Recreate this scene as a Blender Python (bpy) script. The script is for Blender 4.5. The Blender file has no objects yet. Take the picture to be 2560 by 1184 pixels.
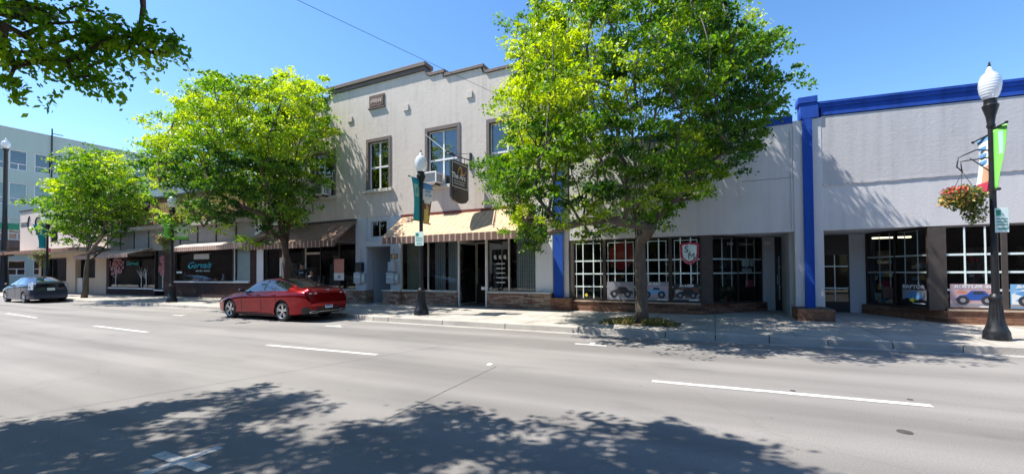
import bpy, bmesh, math, random
import numpy as np
from mathutils import Vector, Matrix
random.seed(7); RN = np.random.default_rng(11)
R = math.radians
scene = bpy.context.scene
# ------------------------------------------------------------------ camera
F, YAW, PITCH, ROLL, CY = 1049., R(25.72), R(1.05), R(-.39), 67.9
EYE = 1.5
cam_d = bpy.data.cameras.new('camera'); cam = bpy.data.objects.new('camera', cam_d)
scene.collection.objects.link(cam); scene.camera = cam
cam_d.sensor_width = 36; cam_d.lens = F / 2560 * 36; cam_d.shift_y = CY / 2560
cam_d.clip_start = .05; cam_d.clip_end = 2000
cam.location = (0, 0, EYE)
cam.rotation_mode = 'XYZ'
cam.matrix_world = Matrix.Translation((0, 0, EYE)) @ Matrix.Rotation(YAW, 4, 'Z') @ Matrix.Rotation(R(90) + PITCH, 4, 'X') @ Matrix.Rotation(ROLL, 4, 'Z')
# ------------------------------------------------------------------ light
SUN = Vector((2.5, 1, -4.4)).normalized()
el = math.asin(-SUN.z)
world = bpy.data.worlds.new("World"); scene.world = world; world.use_nodes = True
wn = world.node_tree.nodes; wl = world.node_tree.links
sky = wn.new('ShaderNodeTexSky'); sky.sky_type = 'NISHITA'; sky.sun_disc = False
sky.sun_elevation = el; sky.sun_rotation = math.atan2(-SUN.x, -SUN.y)
sky.air_density = 1.0; sky.dust_density = .3; sky.ozone_density = 3.0; sky.altitude = 100
wn['Background'].inputs[1].default_value = .11
hsv = wn.new('ShaderNodeHueSaturation'); hsv.inputs['Saturation'].default_value = 1.18; hsv.inputs['Value'].default_value = 1.0
wl.new(sky.outputs[0], hsv.inputs['Color']); wl.new(hsv.outputs[0], wn['Background'].inputs[0])
sun_d = bpy.data.lights.new('sun', 'SUN'); sun_d.energy = 4.4; sun_d.angle = R(.5); sun_d.color = (1, .95, .87)
sun = bpy.data.objects.new('sun', sun_d); scene.collection.objects.link(sun)
sun.rotation_euler = SUN.to_track_quat('-Z', 'Y').to_euler(); sun.location = (-20, -20, 30)
scene.view_settings.view_transform = 'Standard'; scene.view_settings.look = 'None'
scene.view_settings.exposure = 1.28; scene.view_settings.gamma = 1
scene.render.resolution_x = 1024; scene.render.resolution_y = 473

# ------------------------------------------------------------------ pixel -> point on the plane y=Y
def at(px, py, Y):
    u = (px - 1280) / F; v = -(py - 592 - CY) / F
    c, s = math.cos(ROLL), math.sin(ROLL); u, v = u*c - v*s, u*s + v*c
    c, s = math.cos(PITCH), math.sin(PITCH); y = c - v*s; z = s + v*c
    c, s = math.cos(YAW), math.sin(YAW); r = (u*c - y*s, u*s + y*c, z)
    t = Y / r[1]
    return r[0]*t, r[2]*t + EYE
YF = 13.6
def fx(px, py=620): return at(px, py, YF)[0]
def fz(px, py): return at(px, py, YF)[1]
def walk_z(y): return .14 + .018*(y - 10)

# ------------------------------------------------------------------ materials
def _n(nt, t, **k):
    n = nt.nodes.new(t)
    for a, b in k.items():
        if a == 'inp':
            for i, v in b.items(): n.inputs[i].default_value = v
        else: setattr(n, a, b)
    return n
def base(name):
    m = bpy.data.materials.new(name); m.use_nodes = True
    return m, m.node_tree, m.node_tree.nodes['Principled BSDF'], m.node_tree.links
def c4(c): return (c[0], c[1], c[2], 1)
def ramp(nt, src, stops):
    r = nt.nodes.new('ShaderNodeValToRGB'); e = r.color_ramp.elements
    while len(e) < len(stops): e.new(.5)
    for i, (p, c) in enumerate(stops): e[i].position = p; e[i].color = c4(c)
    nt.links.new(src, r.inputs[0]); return r.outputs[0]
def pm(name, col, var=.15, scale=3, rough=.75, bump=.0, bscale=40, metal=0, spec=.5, col2=None, trans=0, coat=0, emit=None, estr=0, stretch=(1, 1, 1)):
    """general procedural surface: two noises mix the colour, a fine one bumps it"""
    m, nt, p, L = base(name)
    tc = _n(nt, 'ShaderNodeTexCoord'); mp = _n(nt, 'ShaderNodeMapping'); mp.inputs['Scale'].default_value = stretch
    L.new(tc.outputs['Object'], mp.inputs[0])
    n1 = _n(nt, 'ShaderNodeTexNoise', inp={'Scale': scale, 'Detail': 6, 'Roughness': .6}); L.new(mp.outputs[0], n1.inputs['Vector'])
    a = [max(0, x*(1 - var)) for x in col]; b = list(col2) if col2 else [min(1, x*(1 + var)) for x in col]
    L.new(ramp(nt, n1.outputs[0], [(.3, a), (.7, b)]), p.inputs['Base Color'])
    p.inputs['Roughness'].default_value = rough; p.inputs['Metallic'].default_value = metal
    p.inputs['Specular IOR Level'].default_value = spec; p.inputs['Coat Weight'].default_value = coat
    p.inputs['Coat Roughness'].default_value = .03
    if bump:
        n2 = _n(nt, 'ShaderNodeTexNoise', inp={'Scale': bscale, 'Detail': 4}); L.new(tc.outputs['Object'], n2.inputs['Vector'])
        bp = _n(nt, 'ShaderNodeBump', inp={'Strength': bump, 'Distance': .02}); L.new(n2.outputs[0], bp.inputs['Height']); L.new(bp.outputs[0], p.inputs['Normal'])
    if emit: p.inputs['Emission Color'].default_value = c4(emit); p.inputs['Emission Strength'].default_value = estr
    return m
def stucco(name, col, streak=.12, bump=.35, bs=14):
    m, nt, p, L = base(name)
    tc = _n(nt, 'ShaderNodeTexCoord')
    mp = _n(nt, 'ShaderNodeMapping'); mp.inputs['Scale'].default_value = (.9, .9, .35); L.new(tc.outputs['Object'], mp.inputs[0])
    n1 = _n(nt, 'ShaderNodeTexNoise', inp={'Scale': 1.3, 'Detail': 8, 'Roughness': .65}); L.new(mp.outputs[0], n1.inputs['Vector'])
    mp2 = _n(nt, 'ShaderNodeMapping'); mp2.inputs['Scale'].default_value = (6, 6, .25); L.new(tc.outputs['Object'], mp2.inputs[0])
    n2 = _n(nt, 'ShaderNodeTexNoise', inp={'Scale': 1, 'Detail': 5}); L.new(mp2.outputs[0], n2.inputs['Vector'])
    mx = _n(nt, 'ShaderNodeMath', operation='ADD'); L.new(n1.outputs[0], mx.inputs[0]); L.new(n2.outputs[0], mx.inputs[1])
    hv = _n(nt, 'ShaderNodeMath', operation='MULTIPLY', inp={1: .5}); L.new(mx.outputs[0], hv.inputs[0])
    L.new(ramp(nt, hv.outputs[0], [(.32, [x*(1 - streak*1.3) for x in col]), (.5, col), (.68, [min(1, x*(1 + streak*.6)) for x in col])]), p.inputs['Base Color'])
    p.inputs['Roughness'].default_value = .85; p.inputs['Specular IOR Level'].default_value = .25
    n3 = _n(nt, 'ShaderNodeTexNoise', inp={'Scale': bs, 'Detail': 6, 'Roughness': .7}); L.new(tc.outputs['Object'], n3.inputs['Vector'])
    bp = _n(nt, 'ShaderNodeBump', inp={'Strength': bump, 'Distance': .03}); L.new(n3.outputs[0], bp.inputs['Height']); L.new(bp.outputs[0], p.inputs['Normal'])
    return m
def brick(name, c1, c2, mortar, bw=.36, bh=.055, extra=None):
    m, nt, p, L = base(name)
    tc = _n(nt, 'ShaderNodeTexCoord'); sp = _n(nt, 'ShaderNodeSeparateXYZ'); L.new(tc.outputs['Object'], sp.inputs[0])
    ad = _n(nt, 'ShaderNodeMath', operation='ADD'); L.new(sp.outputs[0], ad.inputs[0]); L.new(sp.outputs[1], ad.inputs[1])
    cb = _n(nt, 'ShaderNodeCombineXYZ'); L.new(ad.outputs[0], cb.inputs[0]); L.new(sp.outputs[2], cb.inputs[1])
    b = _n(nt, 'ShaderNodeTexBrick', inp={'Scale': 1, 'Brick Width': bw, 'Row Height': bh, 'Mortar Size': .006, 'Color1': (0, 0, 0, 1), 'Color2': (1, 1, 1, 1), 'Mortar': (.5, .5, .5, 1), 'Mortar Smooth': .2, 'Bias': 0})
    L.new(cb.outputs[0], b.inputs[0])
    nz = _n(nt, 'ShaderNodeTexNoise', inp={'Scale': 9, 'Detail': 6}); L.new(tc.outputs['Object'], nz.inputs['Vector'])
    rr = ramp(nt, b.outputs['Color'], [(0, c1), (.35, c2), (.7, extra or c1), (1, [x*.45 for x in c1])])
    mx = _n(nt, 'ShaderNodeMixRGB', blend_type='MIX'); L.new(b.outputs['Fac'], mx.inputs[0]); L.new(rr, mx.inputs[1]); mx.inputs[2].default_value = c4(mortar)
    m2 = _n(nt, 'ShaderNodeMixRGB', blend_type='MULTIPLY', inp={0: .7}); L.new(mx.outputs[0], m2.inputs[1]); L.new(ramp(nt, nz.outputs[0], [(.3, (.5, .5, .5)), (.65, (1, 1, 1))]), m2.inputs[2])
    L.new(m2.outputs[0], p.inputs['Base Color']); p.inputs['Roughness'].default_value = .85
    bp = _n(nt, 'ShaderNodeBump', inp={'Strength': .8, 'Distance': .015}); bp.invert = True; L.new(b.outputs['Fac'], bp.inputs['Height']); L.new(bp.outputs[0], p.inputs['Normal'])
    return m
def stripes(name, ca, cb_, period=.2, frac=.3, rough=.8, axis=0, trans=.15):
    m, nt, p, L = base(name)
    tc = _n(nt, 'ShaderNodeTexCoord'); sp = _n(nt, 'ShaderNodeSeparateXYZ'); L.new(tc.outputs['Object'], sp.inputs[0])
    md = _n(nt, 'ShaderNodeMath', operation='PINGPONG', inp={1: period/2}); L.new(sp.outputs[axis], md.inputs[0])
    lt = _n(nt, 'ShaderNodeMath', operation='LESS_THAN', inp={1: period/2*frac}); L.new(md.outputs[0], lt.inputs[0])
    nz = _n(nt, 'ShaderNodeTexNoise', inp={'Scale': 5, 'Detail': 7}); L.new(tc.outputs['Object'], nz.inputs['Vector'])
    mx = _n(nt, 'ShaderNodeMixRGB'); L.new(lt.outputs[0], mx.inputs[0]); mx.inputs[1].default_value = c4(ca); mx.inputs[2].default_value = c4(cb_)
    m2 = _n(nt, 'ShaderNodeMixRGB', blend_type='MULTIPLY', inp={0: .5}); L.new(mx.outputs[0], m2.inputs[1]); L.new(ramp(nt, nz.outputs[0], [(.3, (.6, .6, .6)), (.65, (1, 1, 1))]), m2.inputs[2])
    L.new(m2.outputs[0], p.inputs['Base Color']); p.inputs['Roughness'].default_value = rough; p.inputs['Specular IOR Level'].default_value = .2
    return m
def glass(name, tint=(.75, .8, .8), refl=1.0, ior=1.5, wavy=.02):
    m, nt, p, L = base(name); nt.nodes.remove(p)
    out = nt.nodes['Material Output']
    tr = _n(nt, 'ShaderNodeBsdfTransparent'); tr.inputs[0].default_value = c4(tint)
    gl = _n(nt, 'ShaderNodeBsdfGlossy'); gl.inputs['Roughness'].default_value = .01; gl.inputs[0].default_value = c4((refl,)*3)
    fr = _n(nt, 'ShaderNodeFresnel'); fr.inputs[0].default_value = ior
    tc = _n(nt, 'ShaderNodeTexCoord'); nz = _n(nt, 'ShaderNodeTexNoise', inp={'Scale': 1.2, 'Detail': 1}); L.new(tc.outputs['Object'], nz.inputs['Vector'])
    bp = _n(nt, 'ShaderNodeBump', inp={'Strength': wavy, 'Distance': .1}); L.new(nz.outputs[0], bp.inputs['Height']); L.new(bp.outputs[0], gl.inputs['Normal'])
    mx = _n(nt, 'ShaderNodeMixShader'); L.new(fr.outputs[0], mx.inputs[0]); L.new(tr.outputs[0], mx.inputs[1]); L.new(gl.outputs[0], mx.inputs[2]); L.new(mx.outputs[0], out.inputs[0])
    return m
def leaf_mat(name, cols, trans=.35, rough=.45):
    """cols: dark, mid, light; per-leaf attribute 'tint' picks its colour, on street trees with sunlit tone included"""
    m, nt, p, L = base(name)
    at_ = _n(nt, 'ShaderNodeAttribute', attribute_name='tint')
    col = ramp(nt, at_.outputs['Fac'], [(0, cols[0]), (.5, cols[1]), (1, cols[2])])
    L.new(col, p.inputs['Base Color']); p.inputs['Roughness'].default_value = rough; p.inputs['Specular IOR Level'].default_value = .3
    tl = _n(nt, 'ShaderNodeBsdfTranslucent')
    hs = _n(nt, 'ShaderNodeHueSaturation', inp={'Saturation': 1.15, 'Value': 1.45}); L.new(col, hs.inputs['Color']); L.new(hs.outputs[0], tl.inputs[0])
    mx = _n(nt, 'ShaderNodeMixShader', inp={0: trans}); L.new(p.outputs[0], mx.inputs[1]); L.new(tl.outputs[0], mx.inputs[2])
    L.new(mx.outputs[0], nt.nodes['Material Output'].inputs[0])
    return m

M = {}
M['stuccoA'] = stucco('taupe_stucco', (.565, .50, .445), .13, .35, 5)
M['stuccoB'] = stucco('grey_stucco', (.58, .565, .565), .10, .25, 22)
M['stuccoBr'] = stucco('rough_grey_cement', (.475, .462, .465), .14, .22, 13)
M['stuccoD'] = stucco('cream_stucco', (.55, .47, .42), .08, .2, 10)
M['tan'] = stucco('tan_stucco', (.52, .42, .31), .08, .2, 10)
M['green'] = stucco('sage_stucco', (.40, .50, .46), .05, .1, 10)
M['greypaint'] = stucco('blue_grey_paint', (.50, .53, .56), .08, .1, 10)
M['whitepaint'] = stucco('white_paint', (.66, .67, .69), .07, .1, 10)
M['bluepaint'] = stucco('blue_paint', (.014, .065, .34), .35, .15, 12)
M['cornice'] = pm('brown_cornice_paint', (.125, .095, .085), .15, 4, .7, .2)
M['trim'] = pm('brown_window_trim', (.13, .10, .09), .12, 6, .6)
M['darkbrown'] = pm('dark_brown_frame', (.035, .024, .02), .2, 5, .5)
M['post'] = pm('brown_post_paint', (.06, .047, .04), .2, 5, .6)
M['cream'] = pm('cream_trim', (.55, .52, .45), .1, 6, .6)
M['white'] = pm('white_trim', (.72, .72, .72), .06, 8, .5)
M['tape'] = pm('white_muntin', (.75, .85, .82), .05, 8, .5)
M['black'] = pm('black_paint', (.012, .012, .014), .2, 8, .4)
M['blackmetal'] = pm('black_lamp_metal', (.02, .021, .024), .25, 9, .38, .15, 60, metal=.3)
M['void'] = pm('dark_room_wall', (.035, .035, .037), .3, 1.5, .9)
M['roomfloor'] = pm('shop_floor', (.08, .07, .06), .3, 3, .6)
M['shelf'] = pm('shop_shelving', (.12, .11, .1), .8, 6, .8)
M['brickB'] = brick('orange_roman_brick', (.22, .085, .045), (.34, .16, .085), (.10, .08, .065), .38, .062, (.27, .12, .07))
M['brickA'] = brick('mixed_roman_brick', (.34, .22, .15), (.42, .32, .23), (.2, .17, .14), .34, .06, (.24, .11, .08))
M['brickC'] = brick('dark_red_brick', (.05, .018, .016), (.07, .026, .02), (.03, .022, .02), .22, .07)
M['shingle'] = pm('brown_shingle_panel', (.26, .145, .075), .5, 2.5, .85, .6, 8, stretch=(1.5, 1, .4))
M['awn_shaded'] = stripes('shaded_striped_canvas', (.27, .155, .115), (.36, .24, .18), .24, .42)  # same canvas as the next one, with shade put into the colour
M['awn_sunlit'] = stripes('sunlit_striped_canvas', (.50, .34, .21), (.56, .40, .27), .24, .4)  # canvas lightened to stand for full sun on the slope
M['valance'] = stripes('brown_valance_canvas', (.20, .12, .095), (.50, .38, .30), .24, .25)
M['awn_pink'] = stripes('pink_striped_canvas', (.62, .47, .42), (.70, .58, .52), .2, .4)
M['val_pink'] = stripes('pink_valance_canvas', (.38, .24, .20), (.55, .42, .36), .2, .45)
M['awnunder'] = pm('awning_frame_metal', (.3, .3, .3), .1, 5, .4, metal=.6)
M['red'] = pm('red_awning_rail', (.22, .03, .02), .2, 5, .6)
M['glass'] = glass('shop_glass', (.84, .88, .88), 1., 1.6)
M['upglass'] = glass('upstairs_glass', (.4, .5, .5), 1, 2.3, .05)
M['blind'] = pm('window_blind', (.22, .40, .38), .1, 2, .7)
M['curtain'] = pm('pale_curtain', (.55, .62, .6), .06, 3, .8)
M['paper'] = pm('poster_paper', (.7, .7, .68), .03, 3, .6)
M['metalgrey'] = pm('meter_grey_paint', (.42, .46, .48), .07, 6, .45)
M['concrete'] = pm('kerb_concrete', (.36, .335, .30), .22, 1.5, .85, .3, 30)
M['bark'] = pm('bark', (.105, .085, .07), .3, 12, .9, .8, 30, stretch=(1, 1, .25))
M['bark_red'] = pm('old_bark', (.10, .062, .045), .3, 12, .9, .8, 30, stretch=(1, 1, .25))
def globe_mat():
    m, nt, p, L = base('ribbed_glass_globe'); p.inputs['Base Color'].default_value = (.80, .82, .84, 1); p.inputs['Roughness'].default_value = .18
    p.inputs['Coat Weight'].default_value = 1; tr = _n(nt, 'ShaderNodeBsdfTransparent'); tr.inputs[0].default_value = (.9, .93, .95, 1)
    tc = _n(nt, 'ShaderNodeTexCoord'); sp = _n(nt, 'ShaderNodeSeparateXYZ'); L.new(tc.outputs['Object'], sp.inputs[0]); w = _n(nt, 'ShaderNodeTexWave', inp={'Scale': 6, 'Distortion': .5}); w.bands_direction = 'Z'; L.new(tc.outputs['Object'], w.inputs['Vector'])
    bp = _n(nt, 'ShaderNodeBump', inp={'Strength': .22, 'Distance': .02}); L.new(w.outputs['Fac'], bp.inputs['Height']); L.new(bp.outputs[0], p.inputs['Normal'])
    mx = _n(nt, 'ShaderNodeMixShader', inp={0: .38}); L.new(p.outputs[0], mx.inputs[1]); L.new(tr.outputs[0], mx.inputs[2]); L.new(mx.outputs[0], nt.nodes['Material Output'].inputs[0]); return m
M['globe'] = globe_mat()
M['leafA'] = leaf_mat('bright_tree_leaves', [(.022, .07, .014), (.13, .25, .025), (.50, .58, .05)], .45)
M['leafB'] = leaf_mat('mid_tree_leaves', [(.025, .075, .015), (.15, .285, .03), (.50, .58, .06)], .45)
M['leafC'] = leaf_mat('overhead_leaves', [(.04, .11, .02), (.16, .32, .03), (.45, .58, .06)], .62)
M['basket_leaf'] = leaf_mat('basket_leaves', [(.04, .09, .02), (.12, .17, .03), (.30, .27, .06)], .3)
M['petal_red'] = pm('red_petals', (.6, .03, .04), .3, 20, .6)
M['petal_yel'] = pm('orange_petals', (.7, .35, .08), .4, 20, .6)
M['petal_pink'] = pm('pink_petals', (.7, .45, .45), .3, 20, .6)
M['moss'] = pm('basket_liner', (.12, .075, .04), .3, 20, .95, .8, 60)
def flat(name, c, rough=.6, var=.04): return pm(name, c, var, 6, rough)
M['teal'] = flat('teal_print', (.0, .30, .36)); M['lime'] = flat('lime_print', (.19, .62, .10)); M['bannerblue'] = flat('blue_print', (.10, .28, .55))
M['bannerwhite'] = flat('white_print', (.72, .74, .74)); M['bannerbrown'] = flat('brown_print', (.15, .07, .04)); M['banneryel'] = flat('yellow_print', (.62, .48, .12))
M['bannerskin'] = flat('tan_print', (.5, .28, .17)); M['pink'] = flat('salmon_print', (.55, .22, .16)); M['seafoam'] = flat('seafoam_print', (.35, .62, .52))
M['signgreen'] = flat('green_sign', (.02, .25, .14)); M['crimson'] = flat('crimson_print', (.42, .03, .07)); M['palegreen'] = flat('pale_print', (.62, .75, .72))
M['gold'] = flat('gold_paint', (.62, .32, .06), .4); M['navy'] = flat('navy_print', (.02, .08, .34)); M['skyprint'] = flat('sky_print', (.20, .42, .66)); M['greyprint'] = flat('grey_print', (.27, .27, .30))
M['mauve'] = flat('mauve_print', (.48, .33, .35)); M['yellow'] = flat('yellow_sticker', (.75, .65, .03)); M['darkprint'] = flat('dark_print', (.03, .03, .035)); M['rose'] = flat('rose_decal', (.30, .10, .12)); M['greydecal'] = flat('grey_decal', (.45, .45, .43))
M['signboard'] = pm('dark_sign_board', (.022, .018, .017), .2, 6, .35)
M['signbrown'] = pm('brown_sign_board', (.035, .018, .012), .2, 6, .4)
M['reflector'] = flat('ceramic_white', (.8, .78, .72), .3)
M['bar'] = pm('iron_cover', (.05, .045, .04), .3, 20, .7, .5, 50)
def worn_paint():
    m, nt, p, L = base('road_paint'); tc = _n(nt, 'ShaderNodeTexCoord'); n1 = _n(nt, 'ShaderNodeTexNoise', inp={'Scale': 22, 'Detail': 9, 'Roughness': .8}); L.new(tc.outputs['Object'], n1.inputs['Vector'])
    n2 = _n(nt, 'ShaderNodeTexNoise', inp={'Scale': 2.5, 'Detail': 4}); L.new(tc.outputs['Object'], n2.inputs['Vector']); ad = _n(nt, 'ShaderNodeMath', operation='MULTIPLY_ADD', inp={1: .6}); L.new(n2.outputs[0], ad.inputs[0]); L.new(n1.outputs[0], ad.inputs[2])
    L.new(ramp(nt, ad.outputs[0], [(.62, (.22, .21, .20)), (.72, (.46, .44, .41)), (.95, (.60, .58, .54))]), p.inputs['Base Color']); p.inputs['Roughness'].default_value = .75; return m
M['paintline'] = worn_paint()
M['panel'] = pm('grey_transom_panel', (.27, .26, .25), .12, 2, .7)
M['brownaw'] = pm('brown_canopy', (.20, .10, .06), .2, 3, .8)

def asphalt():
    m, nt, p, L = base('old_asphalt')
    tc = _n(nt, 'ShaderNodeTexCoord')
    mp = _n(nt, 'ShaderNodeMapping'); mp.inputs['Scale'].default_value = (.05, .75, 1); L.new(tc.outputs['Object'], mp.inputs[0])
    lane = _n(nt, 'ShaderNodeTexNoise', inp={'Scale': 1.4, 'Detail': 3, 'Roughness': .5}); L.new(mp.outputs[0], lane.inputs['Vector'])
    big = _n(nt, 'ShaderNodeTexNoise', inp={'Scale': .35, 'Detail': 5}); L.new(tc.outputs['Object'], big.inputs['Vector'])
    fine = _n(nt, 'ShaderNodeTexNoise', inp={'Scale': 60, 'Detail': 5, 'Roughness': .85}); L.new(tc.outputs['Object'], fine.inputs['Vector'])
    a = ramp(nt, lane.outputs[0], [(.35, (.160, .151, .144)), (.62, (.228, .216, .206))])
    b = ramp(nt, big.outputs[0], [(.3, (.88, .88, .88)), (.7, (1.05, 1.04, 1.02))])
    c = ramp(nt, fine.outputs[0], [(.25, (.62, .62, .63)), (.5, (1, 1, 1)), (.75, (1.28, 1.26, 1.22))])
    m1 = _n(nt, 'ShaderNodeMixRGB', blend_type='MULTIPLY', inp={0: 1}); L.new(a, m1.inputs[1]); L.new(b, m1.inputs[2])
    m2 = _n(nt, 'ShaderNodeMixRGB', blend_type='MULTIPLY', inp={0: 1}); L.new(m1.outputs[0], m2.inputs[1]); L.new(c, m2.inputs[2])
    # tar-dark cracks
    vo = _n(nt, 'ShaderNodeTexVoronoi', feature='DISTANCE_TO_EDGE', inp={'Scale': .16}); 
    wz = _n(nt, 'ShaderNodeTexNoise', inp={'Scale': 2.5, 'Detail': 6}); L.new(tc.outputs['Object'], wz.inputs['Vector'])
    av = _n(nt, 'ShaderNodeMixRGB', blend_type='ADD', inp={0: .35}); L.new(tc.outputs['Object'], av.inputs[1]); L.new(wz.outputs['Color'], av.inputs[2]); L.new(av.outputs[0], vo.inputs['Vector'])
    cr = ramp(nt, vo.outputs[0], [(0, (.72, .72, .72)), (.0018, (.8, .8, .8)), (.003, (1, 1, 1))])
    m3 = _n(nt, 'ShaderNodeMixRGB', blend_type='MULTIPLY', inp={0: .7}); L.new(m2.outputs[0], m3.inputs[1]); L.new(cr, m3.inputs[2]); m3.inputs[0].default_value = .3
    sp = _n(nt, 'ShaderNodeTexVoronoi', inp={'Scale': 2.2}); L.new(tc.outputs['Object'], sp.inputs['Vector'])
    spr = ramp(nt, sp.outputs[0], [(0, (.35, .35, .35)), (.035, (.6, .6, .6)), (.05, (1, 1, 1))])
    m4 = _n(nt, 'ShaderNodeMixRGB', blend_type='MULTIPLY', inp={0: .6}); L.new(m3.outputs[0], m4.inputs[1]); L.new(spr, m4.inputs[2])
    mo = _n(nt, 'ShaderNodeMapping'); mo.inputs['Scale'].default_value = (.22, .55, 1); L.new(tc.outputs['Object'], mo.inputs[0])
    oil = _n(nt, 'ShaderNodeTexNoise', inp={'Scale': 2.2, 'Detail': 7, 'Roughness': .62}); L.new(mo.outputs[0], oil.inputs['Vector'])
    m5 = _n(nt, 'ShaderNodeMixRGB', blend_type='MULTIPLY', inp={0: 1}); L.new(m4.outputs[0], m5.inputs[1]); L.new(ramp(nt, oil.outputs[0], [(.30, (.80, .80, .81)), (.42, (.96, .96, .96)), (.6, (1, 1, 1)), (.72, (1.06, 1.06, 1.05))]), m5.inputs[2]); m4 = m5
    L.new(m4.outputs[0], p.inputs['Base Color']); p.inputs['Roughness'].default_value = .8; p.inputs['Specular IOR Level'].default_value = .35
    bp = _n(nt, 'ShaderNodeBump', inp={'Strength': .5, 'Distance': .008}); L.new(fine.outputs[0], bp.inputs['Height']); L.new(bp.outputs[0], p.inputs['Normal'])
    return m
def paving():
    m, nt, p, L = base('sidewalk_concrete')
    tc = _n(nt, 'ShaderNodeTexCoord')
    b = _n(nt, 'ShaderNodeTexBrick', offset=0, inp={'Scale': 1, 'Brick Width': 1.5, 'Row Height': 1.5, 'Mortar Size': .012, 'Color1': (.88, .88, .88, 1), 'Color2': (1.06, 1.05, 1.03, 1), 'Mortar': (.42, .42, .42, 1)})
    L.new(tc.outputs['Object'], b.inputs[0])
    nz = _n(nt, 'ShaderNodeTexNoise', inp={'Scale': 1.7, 'Detail': 9, 'Roughness': .7}); L.new(tc.outputs['Object'], nz.inputs['Vector'])
    a = ramp(nt, nz.outputs[0], [(.3, (.27, .245, .21)), (.5, (.35, .325, .29)), (.7, (.44, .41, .365))])
    m1 = _n(nt, 'ShaderNodeMixRGB', blend_type='MULTIPLY', inp={0: 1}); L.new(a, m1.inputs[1]); L.new(b.outputs[0], m1.inputs[2])
    fine = _n(nt, 'ShaderNodeTexNoise', inp={'Scale': 60, 'Detail': 3}); L.new(tc.outputs['Object'], fine.inputs['Vector'])
    m2 = _n(nt, 'ShaderNodeMixRGB', blend_type='MULTIPLY', inp={0: .6}); L.new(m1.outputs[0], m2.inputs[1]); L.new(ramp(nt, fine.outputs[0], [(.3, (.75, .75, .75)), (.6, (1, 1, 1))]), m2.inputs[2])
    L.new(m2.outputs[0], p.inputs['Base Color']); p.inputs['Roughness'].default_value = .85
    return m
M['asphalt'] = asphalt(); M['paving'] = paving()

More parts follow.
